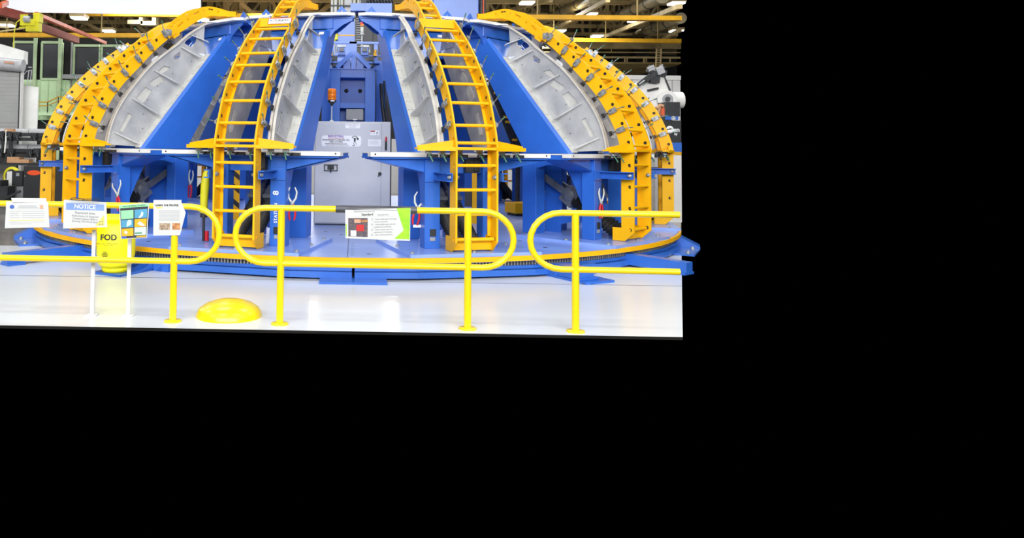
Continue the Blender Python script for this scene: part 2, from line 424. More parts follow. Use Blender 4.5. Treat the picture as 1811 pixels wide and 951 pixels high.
        for i in range(len(ARC2) - 1):
            (r0, z0), (r1, z1) = ARC2[i], ARC2[i + 1]
            n = V(z1 - z0, r0 - r1).normalized() * .016
            m.add([L(s * .29, r0, z0), L(s * .29, r1, z1), L(s * .29, r1 - n.x, z1 - n.y), L(s * .29, r0 - n.x, z0 - n.y),
                   L(s * .375, r0, z0), L(s * .375, r1, z1), L(s * .375, r1 - n.x, z1 - n.y), L(s * .375, r0 - n.x, z0 - n.y)],
                  [(0, 1, 5, 4), (3, 2, 6, 7), (0, 1, 2, 3), (4, 5, 6, 7)])
        m.build('upper_flange', 'worn_steel', up)
        MB().prism([L(s * .342, 3.9, 3.33), L(s * .46, 3.84, 3.26), L(s * .46, 3.86, 3.28), L(s * .35, 4.15, 3.38)], (0, .005, .012)).build('upper_fin', 'white_steel', up)
        # flared bracket under the top plate
        m = MB().prism([L(s * .50, 3.48, 3.60), L(s * .88, 3.48, 3.60), L(s * .86, 3.48, 3.56), L(s * .72, 3.48, 3.50), L(s * .58, 3.48, 3.40), L(s * .505, 3.48, 3.30)], (0, .02, 0))
        m.prism([L(s * .50, 3.2, 3.60), L(s * .78, 3.2, 3.60), L(s * .6, 3.2, 3.45), L(s * .505, 3.2, 3.40)], (0, .02, 0))
        m.build('flared_bracket', B, t)
        # channel arm that holds the ladder frame
        a = MB()
        slab(a, *sorted((s * .335, s * .347)), 5.42, 5.90, 1.195, 1.30)
        slab(a, *sorted((s * .347, s * .41)), 5.42, 5.90, 1.288, 1.30); slab(a, *sorted((s * .347, s * .41)), 5.42, 5.90, 1.195, 1.207)
        slab(a, *sorted((s * .335, s * .52)), 5.40, 5.425, 1.17, 1.32)
        arm = a.build('channel_arm', B, t)
        T = Matrix.Translation(L(s * .35, 5.845, 1.247)) @ Matrix.Rotation(s * PI / 2, 4, 'Y')
        MB().lathe([(0, .03), (.02, .03), (.022, .012), (.032, .012), (.032, 0)], (0, 0, 0), 8, T).build('bolt', 'clear_steel', arm)
        if detail:
            m = MB(); slab(m, *sorted((s * .36, s * .44)), 5.40, 5.412, .47, .56); m.build('name_plate', 'dark_steel', t)
            m = MB(); slab(m, *sorted((s * .37, s * .44)), 5.40, 5.41, .41, .455); m.build('rating_plate', 'junction_grey', t)
    m = MB(); slab(m, -.42, .42, 5.30, 5.33, 1.28, 1.465); m.build('front_beam', B, t)
    m = MB(); slab(m, -.3, .3, 4.25, 4.28, .95, 1.465); slab(m, -.3, .3, 4.22, 4.32, .80, .90); m.build('rear_panel', B, t)
    rz([(4.3, .31), (4.58, .31), (4.58, .44), (4.98, .55), (4.98, .31), (5.22, .31), (5.22, 1.465), (4.3, 1.465)], -.01, .01,
       [[(4.60, .62), (4.98, .64), (4.98, 1.34), (4.60, 1.34)]]).build('centre_panel', B, t)
    m = MB(); slab(m, .05, .24, 5.34, 5.42, 1.29, 1.485); slab(m, .16, .24, 5.42, 5.44, 1.31, 1.48); m.build('mounting_block', 'dark_steel', t)
    m = MB(); slab(m, -1.23, 1.23, 4.92, 5.42, 1.465, 1.49); slab(m, -1.22, 1.22, 4.92, 5.31, 1.49, 1.53); m.build('table_frame', B, t)
    m = MB(); slab(m, -1.26, 1.26, 5.31, 5.45, 1.49, 1.545); slab(m, -1.23, 1.23, 4.90, 5.31, 1.53, 1.543); m.build('table_plate', 'white_plate', t)
    m = MB()
    for tv in (-1.2, 1.2): m.lathe([(0, .002), (.012, .002), (.012, -.001)], (0, 0, 0), 8, Matrix.Translation(L(tv, 5.45, 1.52)) @ Matrix.Rotation(PI / 2, 4, 'X'))
    m.build('dowel_hole', 'ink_black', t)
    z0, z1 = 2.98, 3.42
    MB().prism([L(-.47, chord(z0) - .02, z0), L(.47, chord(z0) - .02, z0), L(.47, chord(z1) - .02, z1), L(-.47, chord(z1) - .02, z1)], (0, .03, -.02)).build('upper_panel', B, t)
    MB().prism([L(.36, chord(3.36) + .004, 3.34), L(.44, chord(3.36) + .004, 3.34), L(.44, chord(3.40) + .004, 3.385), L(.36, chord(3.40) + .004, 3.385)], (0, -.002, 0)).build('sticker', 'ink_white', t)
    MB().prism([L(-.47, 4.22, 1.62), L(.47, 4.22, 1.62), L(.47, 3.10, 3.6), L(-.47, 3.10, 3.6)], (0, .03, .02)).build('back_panel', B, t)
    rz([(4.9, 1.56), (4.25, 1.56), (3.6, 2.9), (3.9, 2.9)], -.012, .012).build('centre_web', B, t)
    m = MB(); slab(m, -.56, .56, 3.16, 3.50, 3.44, 3.60); m.build('top_box', B, t, .006)
    m = MB(); m.prism([L(-.80, 3.14, 3.60), L(.80, 3.14, 3.60), L(.90, 3.50, 3.60), L(-.90, 3.50, 3.60)], (0, 0, .03)); m.build('top_frame', B, t)
    m = MB().prism([L(-.80, 3.14, 3.63), L(.80, 3.14, 3.63), L(.91, 3.50, 3.63), L(.80, 3.60, 3.63), L(.42, 3.64, 3.63), L(-.42, 3.64, 3.63), L(-.80, 3.60, 3.63), L(-.91, 3.50, 3.63)], (0, 0, .045))
    for s in (-1, 1): m.prism([L(s * .28, 3.6, 3.632), L(s * .42, 3.6, 3.632), L(s * .40, 3.82, 3.61), L(s * .33, 3.82, 3.61)], (0, 0, .025))
    m.build('top_plate', 'white_plate', t)
    for s in (-1, 1):
        MB().prism([L(s * .78, 3.3, 3.675), L(s * .50, 3.3, 3.675), L(s * .64, 3.3, 3.83)], (0, .02, 0),
                   [circle(L(s * .64, 3.3, 3.75), V(1, 0, 0), V(0, 0, 1), .018, 8)]).build('lifting_lug', B, t)
    # jack under the table: grey strut and head, rubber bellows down to the deck
    for s_ in (-1, 1):
        x = s_ * .11
        MB().bar(L(x, 4.34, 1.18), L(x, 4.80, .89), .06, .085).build('jack_strut', 'actuator_grey', t)
        m = MB().bar(L(x, 4.72, .96), L(x, 4.90, .82), .15, .26)
        m.lathe([(0, .09), (.10, .09), (.115, .06), (.115, -.06), (.10, -.09), (0, -.09)], (0, 0, 0), 14, Matrix.Translation(L(x, 4.80, .92)) @ Matrix.Rotation(PI / 2, 4, 'Y'))
        m.box(x - .08, x + .08, R0 - 4.99, R0 - 4.70, .90 - DZ, .95 - DZ)
        m.build('jack_head', 'actuator_grey', t)
        a, b = L(x, 4.86, .84), L(x, 5.55, .38)
        pts, rad = [], []
        for i in range(31):
            pts.append(a.lerp(b, i / 30)); rad.append((.105 if i % 2 else .07) * (1 - .15 * i / 30))
        MB().tube(pts, rad, 14, smooth=False).build('bellows', 'black_rubber', t)
    return t

# ================================================================== YELLOW LADDER FRAMES
OUT = [(5.88, .44), (5.88, 1.0)] + smooth_path([(5.88, 1.63), (5.853, 1.751), (5.772, 1.98), (5.633, 2.285), (5.462, 2.537), (5.262, 2.782), (5.016, 3.025), (4.735, 3.257), (4.434, 3.48)], 4)
INN = smooth_path([(4.343, 3.39), (4.59, 3.185), (4.798, 2.985), (4.985, 2.78), (5.19, 2.565), (5.374, 2.331), (5.518, 2.079), (5.631, 1.819), (5.692, 1.576)], 4) + [(5.692, .50), (5.56, .50), (5.56, .315), (5.74, .315)]
HOLE = [(4.69, 3.234), (4.947, 3.012), (5.177, 2.785), (5.384, 2.541), (5.563, 2.271), (5.706, 1.991), (5.80, 1.72), (5.812, 1.39), (5.816, 1.084), (5.816, .78), (5.821, .475)]
CLAMP = [(4.57, 3.352), (4.82, 3.125), (5.02, 2.918), (5.235, 2.685), (5.42, 2.44), (5.58, 2.175), (5.70, 1.90)]
UP_OUT = smooth_path([(4.38, 3.44), (4.30, 3.52), (4.12, 3.69), (3.90, 3.845), (3.70, 3.92), (3.52, 3.935), (3.30, 3.915)], 3)
UP_IN = [(3.20, 3.895), (3.24, 3.815)] + smooth_path([(3.44, 3.79), (3.58, 3.78), (3.76, 3.71), (3.96, 3.59), (4.12, 3.47), (4.29, 3.37)], 3)
def hexa(c, r): return [(c[0] + r * math.cos(PI * i / 6), c[1] + r * math.sin(PI * i / 6)) for i in range(12)]
def slot(c, d, l, w):
    n = (-d[1], d[0]); return [(c[0] + d[0] * a * l + n[0] * b * w, c[1] + d[1] * a * l + n[1] * b * w) for a, b in ((-1, -.6), (-.8, -1), (.8, -1), (1, -.6), (1, .6), (.8, 1), (-.8, 1), (-1, .6))]
def arc_normal(r, z):
    if z < 1.65: return V(1, 0)
    best = min(range(len(OUT) - 1), key=lambda i: (OUT[i][0] - r) ** 2 + (OUT[i][1] - z) ** 2)
    a, b = OUT[max(best - 1, 0)], OUT[min(best + 1, len(OUT) - 1)]
    d = V(b[0] - a[0], b[1] - a[1]).normalized()
    n = V(d.y, -d.x)
    return n if n.x > 0 else -n
# shared clamp meshes: x along the push direction (outward +), y away from the rail
mc = MB().cbox((0, .03, 0), (.12, .012, .075)).cbox((-.01, .045, .018), (.09, .03, .012)).cbox((-.01, .045, -.018), (.09, .03, .012))
mc.cbox((.02, .05, 0), (.05, .03, .03)).tube([(-.06, .04, 0), (.06, .04, 0)], .016, 8)
CL_BODY = mc.mesh('clamp', 'clear_steel')
CL_HAND = MB().tube([(.05, .05, 0), (.10, .06, .012), (.19, .08, .035)], .007, 6).mesh('clamp_handle', 'clear_steel')
CL_GRIP = MB().tube([(.155, .072, .027), (.205, .084, .04)], .010, 6).mesh('clamp_grip', 'bright_green')
CL_PLUN = MB().tube([(-.05, .04, 0), (-.15, .04, 0)], .008, 6).tube([(-.13, .04, -.03), (-.13, .04, .03)], .014, 6).cbox((-.16, .04, 0), (.02, .035, .07)).mesh('clamp_plunger', 'dark_steel')
CT_BODY = MB().cbox((0, 0, -.03), (.07, .05, .05)).cbox((.02, .0, -.07), (.05, .02, .05)).tube([(-.03, -.03, -.05), (.05, .03, -.08)], .012, 6).mesh('table_clamp', 'clear_steel')
CT_GRIP = MB().tube([(0, -.02, -.06), (.01, -.05, -.10), (.035, -.07, -.155)], .010, 6).mesh('clamp_grip', 'bright_green')
CT_PAD = MB().cbox((.09, .10, -.085), (.13, .06, .04)).cbox((.05, .05, -.075), (.05, .12, .022)).mesh('clamp_pad', 'dark_steel')

def make_ladder(detail=True):
    t = thing('ladder_frame', '', 'ladder')
    Y = 'yellow_paint'
    for s in (-1, 1):
        rail = rz(OUT + INN, s * .263, s * .287, [hexa(h, .026) for h in HOLE]).build('rail', Y, t)
        m = MB()
        for h in HOLE: m = rz(hexa(h, .03), s * .2655, s * .268, (), m)
        stuff(m.build('bore_shade', 'ink_black', rail))  # black discs paint the dark of the hollow rail behind its holes
        m = MB()
        k = len(INN) - 4
        for i in range(k):
            (r0, z0), (r1, z1) = INN[i], INN[i + 1]
            n = V(z1 - z0, r0 - r1).normalized() * -.012
            m.add([L(s * .285, r0, z0), L(s * .285, r1, z1), L(s * .285, r1 + n.x, z1 + n.y), L(s * .285, r0 + n.x, z0 + n.y),
                   L(s * .225, r0, z0), L(s * .225, r1, z1), L(s * .225, r1 + n.x, z1 + n.y), L(s * .225, r0 + n.x, z0 + n.y)],
                  [(0, 1, 5, 4), (3, 2, 6, 7), (0, 1, 2, 3), (4, 5, 6, 7)])
        m.build('rail_flange', Y, rail)
        m = MB(); slab(m, *sorted((s * .288, s * .294)), 4.43, 4.53, 3.33, 3.43)
        m.build('splice_plate', 'clear_steel', rail)
        m = MB()
        T = Matrix.Translation(L(s * .262, 5.845, 1.247)) @ Matrix.Rotation(-s * PI / 2, 4, 'Y')
        m.lathe([(0, .035), (.018, .035), (.02, .012), (.03, .012), (.03, 0)], (0, 0, 0), 8, T).build('pivot_bolt', 'clear_steel', rail)
        # wing: horizontal plate with a tapering gusset
        m = MB().prism([L(s * .26, 5.90, 1.592), L(s * .74, 5.74, 1.592), L(s * .74, 5.64, 1.592), L(s * .26, 5.60, 1.592)], (0, 0, .022))
        m.prism([L(s * .28, 5.80, 1.614), L(s * .72, 5.70, 1.614), L(s * .72, 5.70, 1.64), L(s * .28, 5.80, 1.71)], (0, .016, 0))
        m.prism([L(s * .28, 5.89, 1.575), L(s * .74, 5.745, 1.575), L(s * .74, 5.745, 1.62), L(s * .28, 5.89, 1.62)], (0, .012, 0))
        m.build('wing', Y, t)
        ur = rz(UP_OUT + UP_IN, s * .12, s * .142, [hexa((4.04, 3.66), .018), hexa((3.74, 3.84), .018), hexa((3.45, 3.865), .018),
                slot((4.18, 3.56), (-.72, .69), .06, .016), slot((3.88, 3.79), (-.85, .5), .06, .016), slot((3.60, 3.885), (-1, .05), .05, .014)]).build('upper_rail', Y, t)
        m = rz([(4.44, 3.36), (4.39, 3.45), (4.30, 3.47), (4.26, 3.37), (4.36, 3.30)], s * .142, s * .265)
        m.build('splice_block', Y, t)
        if detail:
            for r, z in CLAMP:
                n = arc_normal(r, z)
                X = V(0, -n.x, n.y); Yv = V(s, 0, 0); Z = X.cross(Yv)
                c0 = L(s * .287, r, z)
                def put(me, par):
                    o = link(me.name, me, par); return o
                o = put(CL_BODY, t)
                o.matrix_local = Matrix(((X.x, Yv.x, Z.x, c0.x), (X.y, Yv.y, Z.y, c0.y), (X.z, Yv.z, Z.z, c0.z), (0, 0, 0, 1)))
                put(CL_HAND, o); put(CL_GRIP, o); put(CL_PLUN, o)
    zs = [.787, 1.09, 1.394, 1.674]
    for z in zs: MB().tube([L(-.27, 5.84, z), L(.27, 5.84, z)], .021, 10).build('rung', Y, t)
    # further rungs along the curve, one foot apart
    acc, prev, nxt = 0., OUT[2], .25
    for p in OUT[3:]:
        d = math.dist(p, prev); acc += d
        if acc >= nxt and p[1] < 3.42:
            n = arc_normal(*p); q = (p[0] - n.x * .05, p[1] - n.y * .05)
            MB().tube([L(-.27, *q), L(.27, *q)], .021, 10).build('rung', Y, t); nxt += .305
        prev = p
    for r, z in ((4.2, 3.56), (4.03, 3.70), (3.82, 3.82), (3.6, 3.87)):
        MB().bar(L(-.125, r, z), L(.125, r, z), .05, .014, (0, -.6, .8)).build('upper_rung', Y, t)
    MB().tube([L(-.27, 5.80, .47), L(.27, 5.80, .47)], .024, 10).build('foot_rung', Y, t)
    m = MB(); slab(m, -.27, .27, 5.72, 5.735, .33, .46); m.build('foot_plate', Y, t)
    m = MB(); slab(m, -.27, .27, 5.86, 5.885, 1.588, 1.622); slab(m, -.27, .27, 5.62, 5.86, 1.592, 1.604); m.build('cross_ledge', Y, t)
    MB().prism([L(-.27, 4.505, 3.335), L(.27, 4.505, 3.335), L(.27, 4.445, 3.47), L(-.27, 4.445, 3.47)], (0, .016, 0)).build('cross_plate', Y, t)
    MB().prism([L(-.17, 3.27, 3.80), L(.17, 3.27, 3.80), L(.19, 3.10, 3.83), L(.19, 3.10, 3.90), L(-.19, 3.10, 3.90), L(-.19, 3.10, 3.83)], (0, 0, .02)).prism(
        [L(-.14, 3.44, 3.80), L(.14, 3.44, 3.80), L(.19, 3.12, 3.815), L(-.19, 3.12, 3.815)], (0, 0, .09)).build('tip_plate', Y, t)
    if detail:
        for tv in (-.58, -.40, -.15, .13, .42, .62):
            o = link('table_clamp', CT_BODY, t); o.location = L(tv, 5.70 if abs(tv) > .3 else 5.66, 1.592)
            link('clamp_grip', CT_GRIP, o); link('clamp_pad', CT_PAD, o)
    return t

def place(o, az):
    a = math.radians(az + PHI)
    o.location = (R0 * math.sin(a), -R0 * math.cos(a), DZ); o.rotation_euler = (0, 0, a)
TOWER = {-15: 'blue welding fixture tower just left of the grey electrical cabinet', 15: 'blue welding fixture tower just right of the grey electrical cabinet',
         -45: 'blue fixture tower at left showing its broad blue flank and pocketed grey rib facing right', 45: 'blue fixture tower at right showing its broad blue flank and pocketed rib facing left',
         -75: 'blue fixture tower at the left edge of the turntable, mostly behind three yellow rails', 75: 'blue fixture tower at the right edge of the turntable beside the white robot'}
LADDER = {-15: 'curved yellow ladder frame with the red-framed white sign at its top', 15: 'curved yellow ladder frame right of the cabinet with a plain yellow cross plate',
          -45: 'curved yellow ladder frame seen side-on left of the big grey rib', 45: 'curved yellow ladder frame seen side-on at right in front of the white panels',
          -75: 'outermost curved yellow ladder frame at the left, only one rail fully seen', 75: 'outermost curved yellow ladder frame at the right edge of the photo'}
proto_t, proto_l = make_tower(True), make_ladder(True)
rear_t, rear_l = None, None
first = True
for az in (-15, 15, -45, 45, -75, 75):
    a = proto_t if first else copy_tree(proto_t); b = proto_l if first else copy_tree(proto_l); first = False
    place(a, az); place(b, az)
    tag(a, TOWER[az], 'fixture', 'fixture towers around the turntable'); tag(b, LADDER[az], 'ladder', 'yellow ladder frames around the turntable')
    if az == -15: front_t, front_l = a, b
    if az == -45: left_t = a
for az in (105, 135, 225, 255):
    a = copy_tree(proto_t)
    if rear_l is None: rear_l = make_ladder(False); b = rear_l
    else: b = copy_tree(rear_l)
    place(a, az); place(b, az)
    w = {105: 'behind the right edge tower', 135: 'seen between the two right front towers', 225: 'seen between the two left front towers', 255: 'behind the left edge tower'}[az]
    tag(a, 'blue far-side fixture tower ' + w, 'fixture', 'fixture towers on the far side')
    tag(b, 'yellow far-side ladder frame ' + w, 'ladder', 'ladder frames on the far side')
# sign on the left front ladder
fr = MB().prism([L(-.13, 4.50, 3.372), L(.235, 4.50, 3.372), L(.235, 4.458, 3.465), L(-.13, 4.458, 3.465)], (0, -.006, 0)).build('sign_plate', 'ink_red', front_l)
U, Vv = V(1, 0, 0), (L(0, 4.458, 3.465) - L(0, 4.50, 3.372)).normalized()
c0 = (L(.0525, 4.50, 3.372) + L(.0525, 4.458, 3.465)) / 2 + V(0, -.0075, 0)
MB().prism([c0 + U * a + Vv * b for a, b in ((-.172, -.03), (.172, -.03), (.172, .038), (-.172, .038))], (0, -.001, 0)).build('sign_face', 'ink_white', fr)
MB().text('FUTURAMIC', c0 + V(0, -.003, 0) + Vv * .002, U, Vv, .056, bold=.012).build('lettering', 'ink_black', fr)
MB().prism([c0 + U * a + Vv * b + V(0, -.0015, 0) for a, b in ((-.172, -.052), (.172, -.052), (.172, -.034), (-.172, -.034))], (0, -.001, 0)).build('sign_strip', 'ink_white', fr)
MB().text('TOOL & ENGINEERING COMPANY', c0 + V(0, -.0035, 0) - Vv * .043, U, Vv, .019).build('lettering', 'ink_red', fr)
# station marking on the right leg of the left front tower, vertical
MB().text('STATION', L(.385, 5.4025, .74), V(0, 0, 1), V(-1, 0, 0), .062, bold=.01).text('8', L(.385, 5.4025, 1.00), V(0, 0, 1), V(-1, 0, 0), .11, bold=.02).build('lettering', 'ink_white', front_t)

# ================================================================== CENTRE OF THE TURNTABLE
def face_text(m, t, x, y, z, h, align='CENTER', bold=0.): return m.text(t, V(x, y, z), V(1, 0, 0), V(0, 0, 1), h, align, bold)
CX0, CX1, CY, CZT = -.69, .615, -2.2, 2.045
cab = thing('electrical_cabinet', 'tall pale grey electrical cabinet with stickers at the centre of the turntable', 'cabinet', (0, 0, DZ))
def W2(m): return m                                   # cabinet meshes are written in hall coordinates below
def cabo(mb, name, mt, par=None, bevel=0.):
    for p in mb.v: p.z -= DZ
    return mb.build(name, mt, par or cab, bevel)
cabo(MB().box(CX0, CX1, CY, CY + .42, DZ + .02, CZT), 'body', 'cabinet_grey', None, .006)
cabo(MB().box(CX0 + .02, CX1 - .02, CY + .02, CY + .4, DZ, DZ + .03), 'plinth', 'dark_steel')
dr = cabo(MB().box(CX0 + .012, .455, CY - .018, CY - .001, DZ + .04, CZT - .03), 'door', 'cabinet_grey', None, .004)
m = MB(); m.box(-.52, -.29, CY - .035, CY - .018, 1.19, 1.205).box(-.52, -.29, CY - .035, CY - .018, 1.29, 1.305).box(-.52, -.505, CY - .035, CY - .018, 1.19, 1.305).box(-.305, -.29, CY - .035, CY - .018, 1.19, 1.305).box(-.46, -.35, CY - .04, CY - .018, 1.22, 1.30)
m.tube([(-.405, CY - .05, 1.25), (-.405, CY - .05, 1.17)], .012, 8)
cabo(m, 'fold_handle', 'dark_steel', dr)
m = MB().lathe([(0, .03), (.025, .03), (.03, 0)], (0, 0, 0), 10, Matrix.Translation((.435, CY - .018, 1.155)) @ Matrix.Rotation(PI / 2, 4, 'X')).bar((.405, CY - .045, 1.11), (.455, CY - .045, 1.18), .02, .015)
cabo(m, 'latch', 'black_paint', dr)
def sticker(x0, x1, z0, z1, name='sticker', mt='ink_white'):
    return cabo(MB().box(x0, x1, CY - .0195, CY - .018, z0, z1), name, mt, dr)
F = CY - .0215
st_ = sticker(-.165, .09, 1.93, 2.005)
cabo(face_text(face_text(face_text(MB(), 'STATION CONTROL', -.04, F, 1.985, .024), 'MAIN PANEL', -.04, F, 1.965, .018), '480V 3PH 60HZ', -.04, F, 1.945, .018), 'lettering', 'ink_grey', st_)
c = [(-.56, 1.615), (.07, 1.615), (.10, 1.63), (.11, 1.66), (.11, 1.76), (.10, 1.785), (.07, 1.80), (-.53, 1.80), (-.56, 1.785), (-.57, 1.76), (-.57, 1.66)]
st_ = cabo(MB().prism([V(x, CY - .018, z) for x, z in c], (0, -.0015, 0)), 'sticker', 'ink_white', dr)
cabo(face_text(MB(), 'INDUSTRIAL', -.32, F, 1.785, .05, bold=.03), 'lettering', 'ink_purple', st_)
cabo(MB().box(-.46, -.18, F - .0005, F, 1.752, 1.758), 'lettering_rule', 'ink_red', st_)
m = MB(); face_text(m, 'Automated Controls, Inc.', -.32, F, 1.728, .046, bold=.018); face_text(m, '(586) 532-8881', -.32, F, 1.692, .038, bold=.01)
face_text(m, 'www.indautomated.com', -.32, F, 1.66, .038, bold=.012); face_text(m, 'Quality Products In The Automation World', -.30, F, 1.632, .022)
cabo(m, 'lettering', 'ink_black', st_)
m = MB().tube([(-.0 + .045 * math.cos(a), F, 1.775 + .018 * math.sin(a)) for a in [k * PI / 6 for k in range(12)]], .005, 5, True)
m.box(.04, .065, F - .001, F, 1.73, 1.765).box(-.015, .015, F - .001, F, 1.70, 1.75).box(-.02, .02, F - .001, F, 1.685, 1.69).bar((-.02, F, 1.68), (-.005, F, 1.64), .002, .006).bar((.02, F, 1.68), (.03, F, 1.645), .002, .006).box(-.04, .0, F - .001, F, 1.628, 1.638)
cabo(m, 'sticker_drawing', 'ink_black', st_)
st_ = sticker(.265, .42, 1.815, 1.895)
cabo(MB().box(.268, .345, F - .0005, F, 1.872, 1.893), 'sticker_band', 'ink_red', st_)
cabo(face_text(face_text(MB(), 'DANGER', .306, F - .001, 1.882, .018), 'High Voltage', .306, F, 1.85, .014), 'lettering', 'ink_black', st_)
cabo(MB().prism([V(x, F, z) for x, z in ((.40, 1.88), (.365, 1.85), (.38, 1.85), (.362, 1.825), (.405, 1.86), (.388, 1.86))], (0, -.0008, 0)), 'lightning_mark', 'ink_black', st_)
st_ = sticker(.23, .455, 1.625, 1.74)
m = MB()
for k in range(4): m.box(.25, .43 - .03 * (k % 2), F - .0005, F, 1.66 + .018 * k, 1.664 + .018 * k)
cabo(m, 'printed_lines', 'ink_pale', st_)
m = MB()
for q in range(3): m.tube([(.475 + .012 * q, CY - .02, 1.60), (.478 + .012 * q, CY - .02, 1.80)], .006, 6)
mk = tag(MB().tube([(.535, CY - .02, 1.56), (.535, CY - .02, 1.71)], .016, 8).build('marker_holder', 'dark_steel'), 'dark marker holder clipped to the cabinet edge with red cap', 'holder')
MB().tube([(.535, CY - .02, 1.71), (.54, CY - .02, 1.79)], [.018, .013], 8).build('cap', 'tool_red', mk)
# amber beacon on a thin stem
b = thing('warning_beacon', 'amber warning beacon on a thin stem on top of the grey cabinet', 'beacon', (-.405, CY + .1, CZT))
MB().tube([(0, 0, 0), (0, 0, .30)], .010, 8).lathe([(0, .025), (.03, .02), (.04, 0)], n=10).build('stem', 'signal_grey', b)
MB().lathe([(.012, .27), (.05, .33), (.075, .34), (.075, .375), (0, .375)], n=14).build('base', 'black_paint', b)
MB().lathe([(.072, .375), (.076, .40), (.070, .41), (.076, .42), (.076, .47), (.070, .48), (.076, .49), (.074, .555), (.06, .57), (0, .572)], n=18).build('lens', 'amber', b)
MB().box(-.02, .05, -.079, -.074, .345, .365).build('type_label', 'ink_white', b)

# central blue column with its two openings and head
ct = thing('centre_column', 'blue box column with two square openings standing behind the grey cabinet', 'column', (0, -1.0, DZ))
def colo(mb, name, mt='blue_paint', par=None, bevel=0.):
    for p in mb.v: p.y += 1.0; p.z -= DZ
    return mb.build(name, mt, par or ct, bevel)
for x0, x1 in ((-.46, -.28), (.18, .37)): colo(MB().box(x0, x1, -1.2, -.7, DZ, 3.06), 'upright', 'blue_paint', None, .006)
colo(MB().box(-.28, .18, -1.19, -.72, 2.90, 3.05), 'head_beam'); colo(MB().box(-.28, .18, -1.199, -.72, 2.33, 2.42), 'middle_beam')
colo(MB().box(-.28, .18, -.92, -.9, DZ, 2.9), 'back_plate'); colo(MB().box(-.48, .39, -1.22, -.68, 3.05, 3.07), 'cap_plate')
m = MB()
for x in (-.17, .09): m.lathe([(0, .004), (.04, .004), (.04, 0)], (0, 0, 0), 14, Matrix.Translation((x, -.92, 2.67)) @ Matrix.Rotation(PI / 2, 4, 'X'))
colo(m, 'bore', 'ink_black')
jb = thing('junction_box', 'grey junction box in the lower opening of the blue column', 'box', (-.005, -1.2, 2.05))
MB().box(-.16, .16, -.08, .1, .05, .255).build('body', 'junction_grey', jb, .01)
MB().box(-.035, .045, -.083, -.08, .055, .075).tube([(0, 0, -.0), (0, 0, .06)], .018, 8).build('label_and_conduit', 'ink_white', jb)
# V frame on the column
colo(MB().prism([V(-.085, -1.0, 3.07), V(.005, -1.0, 3.07), V(.005, -1.0, 3.40), V(-.085, -1.0, 3.40)], (0, .1, 0)), 'king_post')
for s, x in ((-1, -.085), (1, .005)): colo(MB().bar((x, -.98, 3.37), (-.04 + s * .315, -.98, 3.10), .08, .085, (0, 1, 0)), 'strut')
for s in (-1, 1): colo(MB().prism([V(-.04 + s * .06, -.96, 3.08), V(-.04 + s * .18, -.96, 3.08), V(-.04 + s * .20, -.96, 3.16), V(-.04 + s * .06, -.96, 3.28)], (0, .02, 0)), 'web_plate')
# roller carriage above
rc = thing('roller_carriage', 'dark blue roller carriage with grey drive blocks above the blue column', 'carriage', (0, -.8, 3.07))
def rco(mb, name, mt='blue_paint', par=None):
    for p in mb.v: p.y += .8; p.z -= 3.07
    return mb.build(name, mt, par or rc)
rco(MB().box(-.12, .02, -.86, -.72, 3.36, 3.62), 'hub_block')
rco(MB().box(-.44, .44, -.86, -.8, 3.58, 3.62).box(-.46, .46, -.9, -.7, 3.20, 3.235).box(-.46, .48, -.86, -.8, 3.34, 3.36), 'cross_beams')
for s in (-1, 1):
    x = -.05 + s * .22
    rco(MB().box(x - .07, x + .07, -.9, -.78, 3.36, 3.50).box(x - .1, x + .1, -.84, -.8, 3.32, 3.36), 'side_frame')
    rco(MB().box(x - .045, x + .045, -.95, -.86, 3.42, 3.49), 'drive_block', 'actuator_grey')
    rco(MB().box(x - .08, x + .08, -.9, -.84, 3.51, 3.55).tube([(x + s * .09, -.92, 3.4), (x + s * .10, -.92, 3.53)], .02, 6), 'bearing_cover', 'clear_steel')
    rco(MB().box(x + s * .13 - .05, x + s * .13 + .05, -.9, -.8, 3.25, 3.33), 'motor', 'dark_steel')
    rco(MB().tube([(x + s * .19, -.9, 3.36), (x + s * .21, -.9, 3.46)], .025, 8).box(x + s * .2 - .03, x + s * .2 + .03, -.92, -.86, 3.34, 3.38), 'end_sensor', 'crane_yellow')
    rco(MB().tube([(x + s * .1, -.88, 3.30), (x + s * .2, -.9, 3.18), (x + s * .12, -.88, 3.09)], .012, 6), 'hose', 'black_rubber')
    rco(MB().box(x - .02 + s * .2, x + .05 + s * .2, -.84, -.74, 3.2, 3.60), 'guide_column')
    rco(MB().box(x + s * .1 - .06, x + s * .1 + .06, -.88, -.8, 3.14, 3.2), 'limit_block', 'dark_steel')
rco(MB().box(-.46, .46, -.8, -.72, 3.07, 3.2), 'base_beam')
# dark side posts behind the column
for x0, x1, a in ((-.66, -.50, 'left'), (.42, .62, 'right')):
    p = tag(MB().box(x0, x1, -.3, .1, 0, 3.05).build('column_post', 'blue_paint'), f'dark blue post standing in shade {a} of the blue box column', 'post')
    p.location = (0, 0, DZ)
h = MB()
h.tube([(.50, -.5, 2.85), (.53, -.52, 2.4), (.60, -.55, 1.9), (.64, -.5, 1.2), (.60, -.45, .28)], .035, 8)
h.tube([(.56, -.55, 2.9), (.60, -.55, 2.3), (.66, -.5, 1.6), (.66, -.45, .28)], .022, 8)
tag(h.build('cable_bundle', 'dark_steel'), 'dark cable bundle hanging right of the blue box column', 'cable')

